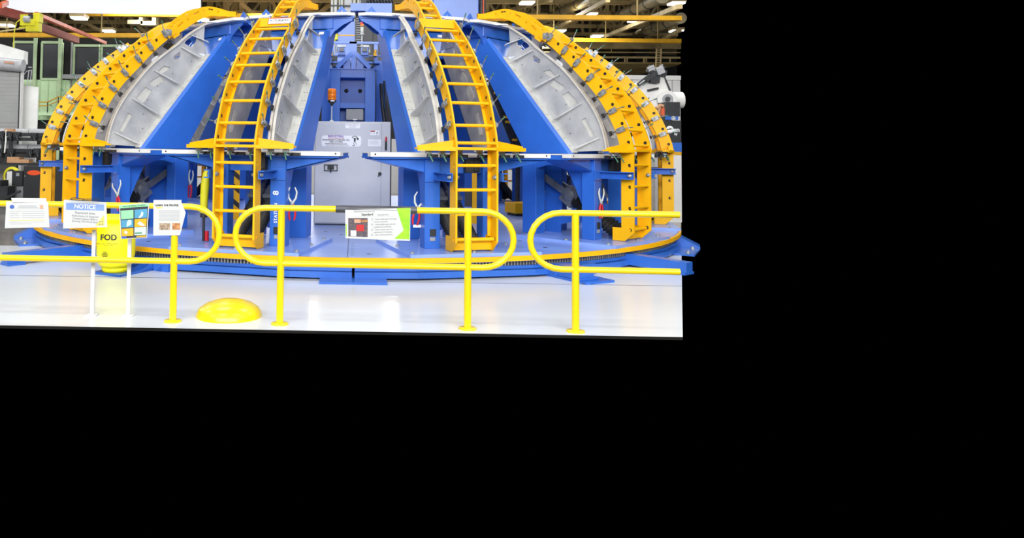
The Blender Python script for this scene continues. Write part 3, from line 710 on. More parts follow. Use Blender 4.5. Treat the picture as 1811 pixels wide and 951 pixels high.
# machine behind: housing with yellow stripe, cable chain, signal tower, cross head, big column, pipes
hb = thing('machine_housing', 'blue machine housing with slanted corner and a yellow stripe, behind the column', 'machine', (-.23, 1.2, DZ))
MB().prism([V(-.215, -.2, 0), V(.21, -.2, 0), V(.21, -.2, 4.05), V(-.02, -.2, 4.05), V(-.215, -.2, 3.78)], (0, .5, 0)).build('housing', 'blue_paint', hb, .006)
MB().box(-.215, .211, -.206, -.2, 3.735, 3.76).build('stripe', 'rim_yellow', hb)
MB().box(-.26, -.16, -.3, -.21, 3.64, 3.74).tube([(-.21, -.26, 3.74), (-.21, -.26, 3.85)], .05, 8).tube([(-.24, -.26, 3.6), (-.24, -.26, 3.7)], .04, 8).build('valve', 'cable_yellow', hb)
cc = thing('cable_chain', 'black cable chain with pale links between the blue housings', 'cable chain', (.115, 1.02, DZ))
MB().box(-.125, .24, 0, .1, 0, 4.22).build('track', 'black_paint', cc)
for k in range(13): MB().box(-.11, -.01 + .02 * (k % 2), -.03, 0, 3.50 + .05 * k, 3.52 + .05 * k).build('link', 'junction_grey', cc)
sg = thing('signal_tower', 'slim signal tower light with red and orange lenses above the carriage', 'signal light', (.125, .2, DZ))
MB().tube([(0, 0, 0), (0, 0, 3.66)], .013, 8).lathe([(0, 3.66), (.045, 3.66), (.045, 3.64), (0, 3.64)], n=12).build('stem', 'signal_grey', sg)
for z0, z1, mt, nm in ((3.64, 3.80, 'signal_grey', 'white_lens'), (3.80, 3.815, 'bright_green', 'green_band'), (3.815, 3.855, 'signal_orange', 'orange_lens'), (3.855, 3.90, 'signal_red', 'red_lens')):
    MB().lathe([(0, z0), (.034, z0), (.034, z1), (0, z1)], n=12).build(nm, mt, sg)
ch = thing('cross_head', 'dark blue cross head with cables at the top above the cable chain', 'machine', (.3, .75, DZ))
MB().box(-.42, -.1, -.1, .25, 4.22, 4.38).box(-.1, .45, -.12, .25, 4.12, 4.38).prism([V(-.14, -.1, 4.22), V(-.1, -.1, 4.22), V(.10, -.1, 3.95), V(.42, -.1, 3.95), V(.42, -.1, 4.13)], (0, .2, 0)).build('head', 'blue_paint', ch)
m = MB()
for k in range(9):
    x = -.1 + .065 * k
    m.tube([(x, -.05, 4.38), (x + .02, -.12, 4.43 + .02 * (k % 3)), (x + .05, -.05, 4.40), (x + .03, .05, 4.60)], .014, 6)
m.build('cable', 'black_rubber', ch)
MB().box(-.2, .5, .42, .62, 0, 4.75).build('mast', 'black_paint', ch)
bc = thing('machine_column', 'big plain blue machine column at the top right of centre, behind the right ladder', 'column', (2.42, 3.4, DZ))
MB().box(-.56, .56, -.4, .6, 0, 6.0).build('column', 'blue_paint', bc, .02)
MB().box(-.7, .7, -.6, .8, 0, .3).build('base', 'blue_paint', bc)
MB().tube([(.60, -.42, 3.2), (.62, -.42, 6.0)], .05, 8).tube([(.66, -.45, 3.2), (.70, -.42, 6.0)], .03, 8).build('hose', 'dark_steel', bc)
MB().tube([(.64, -.5, 4.0), (.66, -.5, 6.0)], .018, 6).build('orange_hose', 'crane_red', bc)
pp = thing('pipe_stack', 'bundle of pale vertical pipes and ducts behind the machine housing', 'pipes', (-.35, 3.0, DZ))
for x, r in ((-.24, .03), (-.155, .045), (-.06, .02), (.0, .035), (.30, .04), (.40, .03), (.48, .05)): MB().tube([(x, 0, 0), (x, 0, 6.2)], r, 10).build('pipe', 'signal_grey', pp)
MB().box(.06, .24, .02, .2, 0, 6.2).build('duct', 'roller_grey', pp)
MB().box(-.28, .52, -.06, -.04, 4.45, 4.48).box(-.28, .52, -.06, -.04, 4.75, 4.78).build('clamp_strip', 'dark_steel', pp)

# ================================================================== TOOLS AND SMALL THINGS ON THE TURNTABLE
def pliers(az, t, r, z, tilt, label, spread=.35):
    """locking clamp: silver jaws up, red grips down, hanging on a leg"""
    o = thing('locking_pliers', label, 'pliers', polar(az + PHI, t, r, z), math.radians(az + PHI), 'locking pliers hung on the tower legs')
    R = Matrix.Rotation(tilt, 4, 'Y')
    def tr(m):
        m.v = [R @ p for p in m.v]; return m
    for s in (-1, 1):
        tr(MB().tube([(0, 0, 0), (s * .05, 0, .07), (s * .045 + s * spread * .05, 0, .15), (s * .07 * spread + s * .01, 0, .21)], [.016, .014, .012, .008], 6)).build('jaw', 'signal_grey', o)
        tr(MB().tube([(0, 0, 0), (s * .035, 0, -.05), (s * .045, 0, -.14), (s * .03, 0, -.22)], [.014, .016, .015, .012], 6)).build('grip', 'tool_red', o)
    tr(MB().lathe([(0, .02), (.025, .02), (.025, -.02), (0, -.02)], (0, 0, 0), 10, Matrix.Rotation(PI / 2, 4, 'X'))).build('pivot', 'clear_steel', o)
    return o
pliers(-15, .56, 5.26, .86, .0, 'red-handled locking pliers on the leg left of the grey cabinet, jaws upright')
pliers(15, -.56, 5.26, .82, .15, 'red-handled locking pliers on the leg right of the grey cabinet, above a white tag')
pliers(45, -.36, 5.425, .84, .05, 'red-handled locking pliers on the front leg of the right tower', .7)
pliers(-45, .56, 5.425, .86, -.25, 'red-handled locking pliers with wide open jaws on the left tower leg', 1.6)
pliers(-45, .50, 4.16, 1.0, .1, 'red-handled locking pliers hanging on a rear leg left of the yellow roll')
tg = polar(15 + PHI, -.56, 5.245, .585)
tag(MB().cbox(tg, (.10, .006, .035), None).build('tool_tag', 'ink_white'), 'small white tag below the red pliers right of the cabinet', 'tag')
yr = thing('yellow_roll', 'tall yellow-green fabric roll leaning on the leg left of the sign ladder', 'fabric roll', polar(-15 + PHI, -.71, 5.26, DZ), 0)
MB().tube([(0, 0, .42), (.0, 0, .6), (.01, 0, .8), (.02, 0, .95), (.03, 0, 1.0)], [.05, .055, .06, .045, .03], 10).build('cloth', 'cable_yellow', yr)
MB().tube([(0, 0, .0), (0, 0, .42)], .018, 8).tube([(0, 0, .36), (0, 0, .50)], .05, 8).build('strap', 'dark_steel', yr)
MB().tube([(.05, -.02, .05), (.05, -.02, .18)], .03, 8).build('red_end', 'tool_red', yr)
yb = thing('yellow_crate', 'low yellow steel box on the deck between the right towers', 'box', tuple(at(920, 366, .2).xy) + (DZ,), math.radians(20))
MB().box(-.24, .24, -.2, .2, .05, .26).build('box', 'rim_yellow', yb, .01); MB().box(-.2, .2, -.16, .16, 0, .05).build('skid', 'black_paint', yb)
bb = thing('black_canister', 'black canister with silver lid rim on the deck behind the right tower', 'canister', tuple(at(975, 368, -1.2).xy) + (DZ,))
MB().box(-.12, .10, -.1, .1, 0, .55).build('body', 'black_paint', bb, .008); MB().box(-.16, .22, -.12, .12, .55, .565).build('lid', 'clear_steel', bb)
MB().tube([(0, 0, .565), (0, 0, .74)], .05, 10).build('neck', 'dark_steel', bb)
b2 = thing('black_canister', 'black canister on the deck behind the left tower, beside the jack', 'canister', tuple(at(284, 355, -1.4).xy) + (DZ,))
MB().box(-.10, .10, -.1, .1, 0, .55).build('body', 'black_paint', b2, .008); MB().box(-.16, .14, -.12, .12, .55, .565).build('lid', 'clear_steel', b2)
hz = thing('hazard_panel', 'yellow and black hazard-striped panel seen through the left front ladder', 'panel', tuple(at(414, 330, -1.5).xy) + (DZ,))
MB().prism([V(-.13, 0, 0), V(.10, 0, 0), V(.10, 0, .92), V(0, 0, 1.12), V(-.13, 0, .80)], (0, .03, 0)).build('panel', 'rim_yellow', hz)
for z in (.35, .62, .86): MB().prism([V(-.09, -.004, z), V(.10, -.004, z - .16), V(.10, -.004, z - .06), V(-.09, -.004, z + .10)], (0, .004, 0)).build('stripe', 'ink_black', hz)
h2 = thing('yellow_wedge', 'yellow wedge-shaped guard seen through the right front ladder', 'guard', tuple(at(845, 330, -1.6).xy) + (DZ,))
MB().prism([V(-.10, 0, 0), V(.09, 0, 0), V(.09, 0, .5), V(-.02, 0, 1.05), V(-.10, 0, 1.15)], (0, .04, 0)).build('guard', 'rim_yellow', h2)
MB().box(-.28, -.11, -.02, .1, .3, .62).build('motor', 'black_paint', h2)

# ================================================================== HANDRAILS IN FRONT
def ry(x): return -8.25 - .035 * x
ZT, ZB = 1.045, .545
def rail(label, x0, x1, lc, rc_, posts):
    """closed or cut stadium loop of tube with posts; lc / rc_ : is that end rounded"""
    cx = (x0 + x1) / 2
    o = thing('handrail', label, 'railing', (cx, ry(cx), 0), -.035, 'yellow handrail sections')
    zt, zb = ZT, ZB; r = (zt - zb) / 2; zm = (zt + zb) / 2; e = r * 1.1
    P = [(x0 - cx, zt)] if not lc else []
    def arc(xc, s, flip):
        return [(xc + s * e * math.sin(a), zm + r * math.cos(a)) for a in ([PI * k / 12 for k in range(13)] if not flip else [PI - PI * k / 12 for k in range(13)])]
    pts = []
    if lc and rc_:
        pts = arc(x1 - cx - e, 1, False) + arc(x0 - cx + e, -1, True)
        MB().tube([(x, 0, z) for x, z in pts], .028, 12, closed=True).build('loop', 'rail_yellow', o)
    elif rc_:
        pts = [(x0 - cx, zt)] + arc(x1 - cx - e, 1, False) + [(x0 - cx, zb)]
        MB().tube([(x, 0, z) for x, z in pts], .028, 12).build('loop', 'rail_yellow', o)
    else:
        pts = [(x1 - cx, zt)] + arc(x0 - cx + e, -1, False) + [(x1 - cx, zb)]
        MB().tube([(x, 0, z) for x, z in pts], .028, 12).build('loop', 'rail_yellow', o)
    for px in posts:
        p = MB().tube([(px - cx, 0, .012), (px - cx, 0, zt - .01)], .033, 12).build('post', 'rail_yellow', o)
        MB().lathe([(0, .014), (.075, .014), (.08, .008), (.08, 0), (0, 0)], (px - cx, 0, 0), 16).build('flange', 'rail_yellow', p)
    return o
r1 = rail('left yellow handrail section carrying four paper notices', -4.2, -1.225, False, True, [-1.64, -3.6])
r2 = rail('middle yellow handrail section with black foam wrap on its top tube', -1.08, 1.43, True, True, [-.66, 1.025])
r3 = rail('right yellow handrail section running out of the photo', 1.575, 2.875, True, False, [1.972])
fm = MB().tube([(-.164, ry(-.164), ZT), (.2, ry(.2), ZT + .002), (.568, ry(.568), ZT)], .0345, 14)
tag(fm.build('foam_wrap', 'foam_black'), 'black foam tube wrapped along the middle handrail', 'foam')

# ---- paper notices hung on the rail
def sheet(name, label, cat, px, mt='paper', dy=-.034, group=None):
    """px: pixel corners TL TR BR BL; the sheet hangs just in front of the rail tube. Returns the object and a mapper (u, v) -> point"""
    c = []
    for x, y in px:
        p = at(x, y, -8.25); p = at(x, y, ry(p.x) + dy); c.append(p)
    TL, TR, BR, BL = c
    nrm = (TR - TL).cross(BL - TL).normalized()
    if nrm.y > 0: nrm = -nrm
    def mp(u, v, e=0.):
        return TL.lerp(TR, u).lerp(BL.lerp(BR, u), v) + nrm * e
    n = 8
    m = MB()
    vs = [mp(i / n, j / n) - nrm * (.004 * math.sin(PI * i / n)) * (j / n) * 0 for j in range(n + 1) for i in range(n + 1)]
    m.add(vs, [(j * (n + 1) + i, j * (n + 1) + i + 1, (j + 1) * (n + 1) + i + 1, (j + 1) * (n + 1) + i) for j in range(n) for i in range(n)], True)
    bk = [p - nrm * .0015 for p in vs]
    m.add(bk, [(j * (n + 1) + i, (j + 1) * (n + 1) + i, (j + 1) * (n + 1) + i + 1, j * (n + 1) + i + 1) for j in range(n) for i in range(n)], True)
    o = m.build(name, mt); tag(o, label, cat, group)
    U = (TR - TL).normalized(); Vv = (TL - BL).normalized(); H = (TL - BL).length
    def q(u0, u1, v0, v1, mat_, nm='printed_block', e=.0012, poly=None):
        pl = poly or [(u0, v0), (u1, v0), (u1, v1), (u0, v1)]
        return MB().prism([mp(u, v, e) for u, v in pl], nrm * .0004).build(nm, mat_, o)
    def t(lines, mat_, nm='lettering'):
        mm = MB()
        for s, u, v, h, al, bo in lines: mm.text(s, mp(u, v, .0022), U, Vv, h * H, al, bo)
        return mm.build(nm, mat_, o)
    def bars(L_, mat_, nm='printed_lines'):
        mm = MB()
        for u0, u1, v, h in L_: mm.prism([mp(u0, v, .0012), mp(u1, v, .0012), mp(u1, v + h, .0012), mp(u0, v + h, .0012)], nrm * .0003)
        return mm.build(nm, mat_, o)
    return o, mp, q, t, bars
G = 'paper notices hung on the handrail'
s1, mp, q, t, bars = sheet('paper_notice', 'white form with round blue emblem and yellow line, leftmost on the rail', 'notice', [(11, 356), (85, 357), (87.5, 401.5), (8.5, 403.5)], group=G)
MB().prism([at(20, 350, -8.16), at(82, 350.5, -8.16), at(82, 357, -8.18), at(22, 357, -8.18)], (0, -.004, 0)).build('plastic_fold', 'signal_grey', s1)
k = MB(); k.prism([mp(.145 + .055 * math.cos(a), .20 + .075 * math.sin(a), .0014) for a in [i * PI / 10 for i in range(20)]], mp(0, 0, .0018) - mp(0, 0, .0014)); k.build('round_emblem', 'ink_navy', s1)
bars([(.095, .195, .195, .02)], 'ink_white', 'emblem_band')
q(.80, .88, .12, .28, 'skin_print', 'small_mark')
bars([(.3, .72, .15, .025), (.28, .76, .21, .02), (.1, .9, .27, .008), (.1, .9, .36, .008), (.1, .3, .44, .012), (.38, .9, .44, .012), (.1, .33, .52, .01), (.38, .9, .52, .01), (.1, .33, .6, .01), (.38, .9, .6, .01), (.1, .9, .78, .008), (.12, .6, .84, .01)], 'ink_pale')
bars([(.1, .9, .70, .025)], 'ink_yellow', 'yellow_line')
s2, mp, q, t, bars = sheet('paper_notice', 'NOTICE sign with blue heading and yellow corner on the left rail', 'notice', [(113, 353), (188, 357.5), (189.5, 401.5), (111.5, 404)], group=G)
q(.055, .945, .10, .34, 'ink_blue', 'heading_band')
t([('NOTICE', .5, .22, .21, 'CENTER', .02)], 'ink_white')
t([('Restricted Area', .5, .45, .11, 'CENTER', 0), ('Authorization Is Required', .5, .57, .09, 'CENTER', 0), ('Contact Support Before', .5, .67, .09, 'CENTER', 0), ('Entering This Work Area', .5, .77, .09, 'CENTER', .0)], 'ink_grey')
q(0, 0, 0, 0, 'ink_yellow', 'corner_triangle', poly=[(.94, .50), (.94, .93), (.73, .93)])
m = MB()
for du, dv in ((-.03, -.05), (.03, -.05), (.03, .05), (-.03, .05)): m.prism([mp(.865 + du + a, .83 + dv + b, .002) for a, b in ((-.018, -.02), (.018, -.02), (.018, .02), (-.018, .02))], (0, -.0004, 0))
m.build('corner_mark', 'ink_grey', s2)
m = MB().tube([at(124, 352, -8.27), at(130, 349.5, -8.22), at(150, 352, -8.27), at(176, 351.5, -8.26), at(176, 355, -8.30), at(140, 354, -8.30), at(126, 353, -8.29)], .004, 6, True)
tag(m.build('wire_tie', 'dark_steel'), 'dark wire tie holding the NOTICE sign to the rail', 'wire')
s3, mp, q, t, bars = sheet('poster', 'dark poster of six coloured panels about stopping the spread of germs', 'poster', [(210.5, 362.5), (264, 358.5), (260, 420.5), (214, 422.5)], 'paper', -.045, G)
q(.03, .97, .02, .98, 'poster_dark', 'poster_ground')
q(.02, .98, .015, .095, 'poster_mint', 'title_band', .0022)
t([('STOP THE SPREAD OF GERMS', .5, .055, .052, 'CENTER', .02)], 'ink_black', 'lettering').location.y -= .001
for u0, u1, v0, v1, mt_ in ((.05, .48, .17, .42, 'poster_mint'), (.52, .95, .17, .42, 'poster_blue'), (.05, .48, .445, .67, 'poster_blue'), (.52, .95, .445, .67, 'poster_orange'), (.05, .48, .70, .92, 'poster_orange'), (.52, .95, .68, .91, 'poster_pale')):
    q(u0, u1, v0, v1, mt_, 'poster_panel', .0022)
def blob(u, v, pts, mt_, nm): q(0, 0, 0, 0, mt_, nm, .003, [(u + a, v + b) for a, b in pts])
blob(.76, .33, [(-.1, .08), (-.02, -.02), (.0, -.1), (.06, -.06), (.05, .02), (-.03, .08)], 'ink_white', 'hand_picture')
blob(.33, .55, [(-.1, .1), (-.08, -.05), (.0, -.11), (.08, -.08), (.08, .04), (0, .07)], 'poster_pale', 'face_picture')
blob(.72, .58, [(-.1, .0), (-.02, -.07), (.08, -.02), (.2, .08), (.05, .07)], 'paper', 'head_picture')
blob(.2, .81, [(-.07, .0), (-.03, -.05), (.04, -.04), (.07, .03), (.0, .06)], 'paper', 'hands_picture')
q(.54, .80, .83, .87, 'bright_green', 'panel_band', .003); q(.03, .22, .925, .985, 'ink_navy', 'agency_mark', .003)
t([('CDC', .125, .955, .05, 'CENTER', .02)], 'ink_white'); q(.6, .95, .93, .965, 'poster_orange', 'footer_band', .003)
s4, mp, q, t, bars = sheet('paper_notice', 'white notice with two small photos, torn at its right edge, fourth on the rail', 'notice', [(271.5, 353.5), (321, 353.5), (318.5, 416), (271, 416.5)], group=G)
MB().prism([at(319.5, 354, -8.234), at(328.5, 376, -8.234), at(318.5, 415.5, -8.234)], (0, -.0015, 0)).build('curled_edge', 'paper', s4)
t([('LEARN THE PROPER', .48, .15, .075, 'CENTER', .03)], 'ink_black'); q(.1, .32, .19, .235, 'ink_yellow', 'yellow_block')
bars([(.2, .95, .29 + .035 * i, .01) for i in range(9)], 'ink_pale'); q(.22, .62, .65, .84, 'photo_tan', 'small_photo'); q(.70, 1.05, .65, .84, 'photo_brown', 'small_photo')
s5, mp, q, t, bars = sheet('paper_notice', 'white notice with green arrow shape and photo under the black foam', 'notice', [(610.5, 370.5), (726, 367.5), (725, 426), (611, 421)], group=G)
q(0, 0, 0, 0, 'ink_green', 'green_arrow', poly=[(.79, .0), (.995, .0), (.99, .95), (.76, .95), (.90, .68)])
q(.005, .02, .5, .93, 'ink_green', 'green_edge')
q(.045, .345, .30, .93, 'photo_dark', 'photo'); q(.08, .17, .72, .92, 'paper', 'bottle_picture', .003); q(.14, .24, .34, .46, 'skin_print', 'arm_picture', .003); q(.22, .34, .36, .44, 'photo_brown', 'arm_picture', .003); q(.17, .29, .52, .74, 'ink_red', 'jacket_picture', .003)
bars([(.12, .74, .24, .004), (.12, .74, .02, .004)], 'ink_pale')
t([('Operational Instructions for', .13, .075, .066, 'LEFT', 0), ('Eyewash Unit', .50, .195, .07, 'LEFT', 0)], 'ink_grey')
t([('Standard', .25, .18, .115, 'LEFT', .015)], 'ink_black')
t([(s, .46 if a else .44, .34 + .085 * i, .066, 'LEFT', 0) for i, (s, a) in enumerate([('Push handle back to its stop', 1), ('activates eyewash.', 0), ('Hold eyelids open and roll', 1), ('eyeballs back and forth.', 0), ('Flush continuously for a', 1), ('minimum of 15 minutes.', 0), ('Seek medical attention.', 1)])], 'ink_grey')
m = MB()
for i, n_ in ((0, '1'), (2, '2'), (4, '3'), (6, '4')):
    m.tube([mp(.415 + .018 * math.cos(a), .34 + .085 * i + .035 * math.sin(a), .0022) for a in [k_ * PI / 5 for k_ in range(10)]], .0008, 4, True)
    m.text(n_, mp(.415, .34 + .085 * i, .0022), V(1, 0, 0), V(0, 0, 1), .018)
m.build('numbers', 'ink_pale', s5)

# ---- white stanchions, FOD bin, yellow cap on the floor
for px, lab, zt in ((165, 'thin white stanchion below the NOTICE sign', .80), (228.5, 'thin white stanchion below the six-panel poster', .75)):
    p = at(px, 470, -8.02)
    o = thing('stanchion', lab, 'stanchion', (p.x, -8.02, 0), group='white stanchions behind the left rail')
    MB().box(-.017, .017, -.008, .008, .01, zt).build('upright', 'white_plate', o); MB().box(-.05, .05, -.05, .05, 0, .012).build('foot', 'white_plate', o)
fb = thing('debris_bin', 'bright yellow FOD debris bin on the floor by the turntable rim', 'bin', (-2.965, -5.72, .03))
MB().lathe([(0, .06), (.17, .055), (.215, .10), (.235, .22), (.235, .58), (.22, .595), (0, .60)], n=28).build('body', 'fod_yellow', fb)
MB().tube([(-.20, -.02, .645), (.12, -.02, .645)], .065, 14).build('rolled_top', 'fod_yellow', fb)
MB().lathe([(.0, 0), (.16, 0), (.17, .056), (0, .06)], n=20).build('foot', 'fod_yellow', fb)
MB().text('FOD', V(.19, -.152, .44), V(.62, .78, 0), V(0, 0, 1), .06, bold=.02).text('FOD', V(-.02, -.238, .44), V(1, 0, 0), V(0, 0, 1), .10, bold=.03).text('FOREIGN OBJECT DAMAGE PREVENTION', V(-.02, -.238, .365), V(1, 0, 0), V(0, 0, 1), .019).text('KEEP IT CLEAN', V(-.02, -.238, .345), V(1, 0, 0), V(0, 0, 1), .016).build('lettering', 'ink_black', fb)
m = MB()
for k in range(5): m.box(-.10 + .008 * abs(k - 2), -.02 - .008 * abs(k - 2), -.2395, -.2385, .19 + .018 * k, .197 + .018 * k)
m.build('printed_mark', 'ink_black', fb)
tag(MB().lathe([(.31, 0), (.305, .03), (.28, .075), (.22, .115), (.13, .145), (0, .158)], n=32).build('floor_dome', 'rail_yellow'), 'low round yellow domed cap on the floor in front of the railing', 'cap').location = (-1.17, -7.93, 0)

# ================================================================== HALL AROUND: back wall, roof, trusses
wb = structure(MB().prism([(-40, 46, 0), (RE(46) - .2, 46, 0), (RE(46) - .2, 46, 14.5), (-40, 46, 14.5)], (0, .2, 0)).build('wall_back', 'roof_brown'))
MB().prism([(-40, 45.8, 0), (RE(45.8) - .2, 45.8, 0), (RE(45.8) - .2, 45.8, at(1100, 96, 45.8).z), (-40, 45.8, at(1100, 96, 45.8).z)], (0, .1, 0)).build('dark_cladding', 'dark_wall', wb)
rf = structure(MB().prism([(-36, 14, 13.6), (RE(14), 14, 13.6), (RE(46), 46, 14.2), (-40, 46, 14.2)], (0, 0, .2)).build('ceiling', 'roof_brown'))
MB()
for k in range(7):
    y = 17 + 4.5 * k
    MB().box(-38, RE(y) - .1, y - .1, y + .1, 13.1, 13.55).build('purlin', 'truss_olive', rf)
def truss(y, zb, zt, label):
    x1 = RE(y) - .15; x0 = -24
    o = thing('roof_truss', label, 'truss', (0, y, 0), group='steel roof trusses')
    MB().box(x0, x1, -.12, .12, zb, zb + .22).build('bottom_chord', 'truss_tan', o)
    MB().box(x0, x1, -.12, .12, zt - .2, zt).build('top_chord', 'truss_olive', o)
    n = int((x1 - x0) / 2.2)
    for i in range(n):
        xa = x0 + (x1 - x0) * i / n; xb = x0 + (x1 - x0) * (i + 1) / n
        MB().bar((xa, 0, zb + .1), (xa, 0, zt - .1), .16, .16).build('vertical', 'truss_tan', o)
        a, b = ((xa, zb + .1), (xb, zt - .1)) if i % 2 else ((xa, zt - .1), (xb, zb + .1))
        MB().bar((a[0], 0, a[1]), (b[0], 0, b[1]), .14, .14, (0, 1, 0)).build('diagonal', 'truss_tan' if i % 3 else 'truss_olive', o)
truss(18, 9.2, 12.9, 'nearest tan steel roof truss spanning the top of the photo')
truss(26, 9.6, 13.0, 'second steel roof truss from the front, in the middle of the roof')
truss(34, 9.6, 13.1, 'third steel roof truss, far back under the roof')
truss(22, 9.4, 13.0, 'roof truss between the nearest and second trusses, lower tan chord')
truss(30, 9.6, 13.0, 'roof truss between the second and third trusses')
truss(38, 9.7, 13.1, 'roof truss just before the rearmost one')
truss(42, 9.8, 13.2, 'rearmost steel roof truss close to the dark back wall')
def long_beam(label, a, b, w, h, mt, name='roof_beam', cat='beam', group=None):
    """beam running into the depth of the hall; a, b = (px, py, depth_y)"""
    p, q = at(*a), at(*b)
    o = MB().bar(p, q, w, h).build(name, mt); return tag(o, label, cat, group)
# on the right: tan longitudinal members and ducts under the roof
long_beam('tan roof beam running to the top edge right of the blue machine column', (1075, 0, 14), (978, 53, 30), .17, .18, 'truss_tan')
long_beam('long tan roof beam crossing both yellow crane girders at right', (1203, 11, 13), (1064, 67, 32), .17, .18, 'truss_tan')
long_beam('short tan roof beam low at the right edge under the roof', (1203, 53, 24), (1160, 76, 36), .17, .18, 'truss_tan')
long_beam('tan roof beam above the right ladder top', (975, 0, 20), (900, 18, 34), .18, .18, 'truss_tan')
for i, (a, b, r, lab) in enumerate((((1172, -6, 17), (1085, 33, 30), .30, 'thick tan air duct at upper right under the roof'), ((1204, 32, 22), (1125, 62, 38), .28, 'tan air duct above the lower yellow girder at right'),
                        ((1050, -4, 19), (955, 38, 34), .26, 'tan air duct behind the top of the right ladder'))):
    p, q = at(*a), at(*b)
    o = thing('air_duct', lab, 'duct', p); d = q - p
    MB().tube([V(0, 0, 0), d], r, 14).build('pipe', 'duct_tan', o)
    for k in (.2, .45, .7, .9): MB().tube([d * k, d * (k + .012)], r * 1.08, 14).build('band', 'dark_steel', o)
def cross_beam(label, px0, px1, py0, py1, y, h, w, mt, name='crane_girder', cat='girder'):
    p = at(px0, py0, y); q = at(px1, py1, y)
    o = tag(MB().bar(p, q, w, h).build(name, mt), label, cat)
    for k in (.15, .5, .85):
        c = p.lerp(q, k); MB().tube([c + V(0, 0, h / 2), V(c.x, c.y, 13.3)], .03, 6).build('hanger', 'truss_olive', o)
    return o
cross_beam('upper yellow crane girder crossing the roof at right', 700, 1203, 29, 33, 13, .17, .3, 'crane_yellow')
cross_beam('lower yellow crane girder crossing the roof at right', 940, 1203, 70, 73, 24, .20, .3, 'crane_yellow')
cross_beam('yellow crane girder behind the left towers at the top', 150, 560, 25, 29.5, 22, .2, .3, 'crane_yellow')
cross_beam('yellow crane beam across the far left above the dark windows', -60, 420, 62, 63.5, 17, .18, .3, 'crane_yellow')
cross_beam('wide tan beam along the far wall at right', 960, 1203, 80.5, 81.5, 34, .42, .3, 'truss_tan', 'wall_beam', 'beam')
cross_beam('thin tan pipe below the wide tan beam at right', 960, 1203, 92, 93, 33, .06, .1, 'truss_tan', 'wall_pipe', 'pipe')
gr = thing('catwalk', 'far catwalk with tan rail and posts on the dark back wall at right', 'catwalk', at(1100, 106, 33))
w_ = lambda px, py: at(px, py, 33) - at(1100, 106, 33)
MB().box(w_(1000, 111).x, w_(1203, 111).x, .1, 46 - gr.location.y, w_(1100, 113).z, w_(1100, 112).z).build('deck', 'truss_olive', gr)
MB().bar(w_(1000, 101), w_(1203, 102), .06, .12).build('top_rail', 'truss_tan', gr); MB().bar(w_(1000, 111.5), w_(1203, 112), .3, .10).build('walkway', 'truss_olive', gr)
for px in (1060, 1105, 1109, 1139, 1143, 1185): MB().bar(w_(px, 102), w_(px, 111), .07, .07).build('post', 'truss_tan', gr)
for px, lab in ((1133, 'grey steel column on the far wall behind the white robot'), (1030, 'grey steel column on the far wall behind the right ladder')):
    p = at(px, 130, 44); tag(MB().box(p.x - .5, p.x + .5, 43.6, 44.2, 0, 13).build('wall_column', 'dark_glass'), lab, 'column')
ld = thing('wall_ladder', 'pale vertical ladder high on the far right wall', 'ladder', at(1163, 87, 30))
w_ = lambda px, py: at(px, py, 30) - at(1163, 87, 30)
for px in (1159.5, 1167.5): MB().bar(w_(px + (2 if px > 1164 else 2), 86), w_(px, 128), .07, .07).build('stile', 'truss_tan', ld)
for k in range(9): MB().bar(w_(1161, 89 + 4.3 * k), w_(1168, 89 + 4.3 * k), .05, .05).build('rung', 'truss_tan', ld)
# roof lamps seen in the photo
def roof_lamp(px, py, y, lab, w=.6, h=.2):
    p = at(px, py, y)
    o = thing('ceiling_lamp', lab, 'lamp', p, group='bright roof lamps')
    MB().box(-w / 2, w / 2, -.3, .3, -h * .5, -h * .5 + .07).build('diffuser', 'lamp_glow', o)
    MB().box(-w / 2 - .04, w / 2 + .04, -.34, .34, -h * .5 + .07, h * .5).build('housing', 'truss_tan', o)
    MB().tube([(0, 0, h * .5), (0, 0, 12.8 - p.z)], .02, 6).build('hanger', 'dark_steel', o)
for px, py, y, lab in ((932, 3, 20, 'bright roof lamp at the top edge beside the blue machine column'), (1045, 23, 27, 'bright roof lamp between the ducts above the upper yellow girder'),
                       (1056, 62, 30, 'bright roof lamp between the two yellow girders'), (1120, 36, 36, 'small roof lamp just under the upper yellow girder'), (990, 53, 30, 'roof lamp just above the right ladder'),
                       (1196, 4, 20, 'roof lamp in the top right corner'), (1196, 53, 28, 'roof lamp at the right edge under the roof'), (140, 30, 19, 'roof lamp under the white banner at left'),
                       (192, 53, 26, 'bright roof lamp left of the yellow ladder top'), (356, 33, 20, 'bright roof lamp glaring under the left upper ladder'), (13, 43, 22, 'dim roof lamp behind the yellow hoist at far left')):
    roof_lamp(px, py, y, lab)
# upper middle and left: brown bracing
for i, (a, b) in enumerate((((425, 5), (470, 42)), ((480, 0), (500, 40)), ((560, 26), (600, -2)), ((300, 30), (345, 52)), ((250, 30), (282, 48)), ((130, 30), (180, 55)), ((90, 27), (60, 60)), ((225, 26), (260, 60)))):
    y = 25 + i
    tag(MB().bar(at(*a, y), at(*b, y), .2, .22, (0, 1, 0)).build('roof_brace', 'truss_tan'), f'slanting tan roof brace, {["left of the sign ladder top", "behind the sign ladder top", "right of the sign ladder top", "behind the left ladder crest", "above the left ladder curve", "beside the red crane rail", "behind the yellow hoist", "left of the ladder crest"][i]}', 'brace')
for i, px in enumerate((372, 402, 417, 428, 466)):
    p = at(px, 20, 30); tag(MB().box(p.x - .16, p.x + .16, 29.9, 30.2, 6.6, 13).build('roof_hanger', 'truss_tan' if i % 2 else 'truss_olive'), f'upright roof hanger {["nearest the white banner", "above the crest of the left ladder", "right of the left ladder tip", "left of the dark roof gap", "just left of the sign ladder"][i]}', 'hanger')
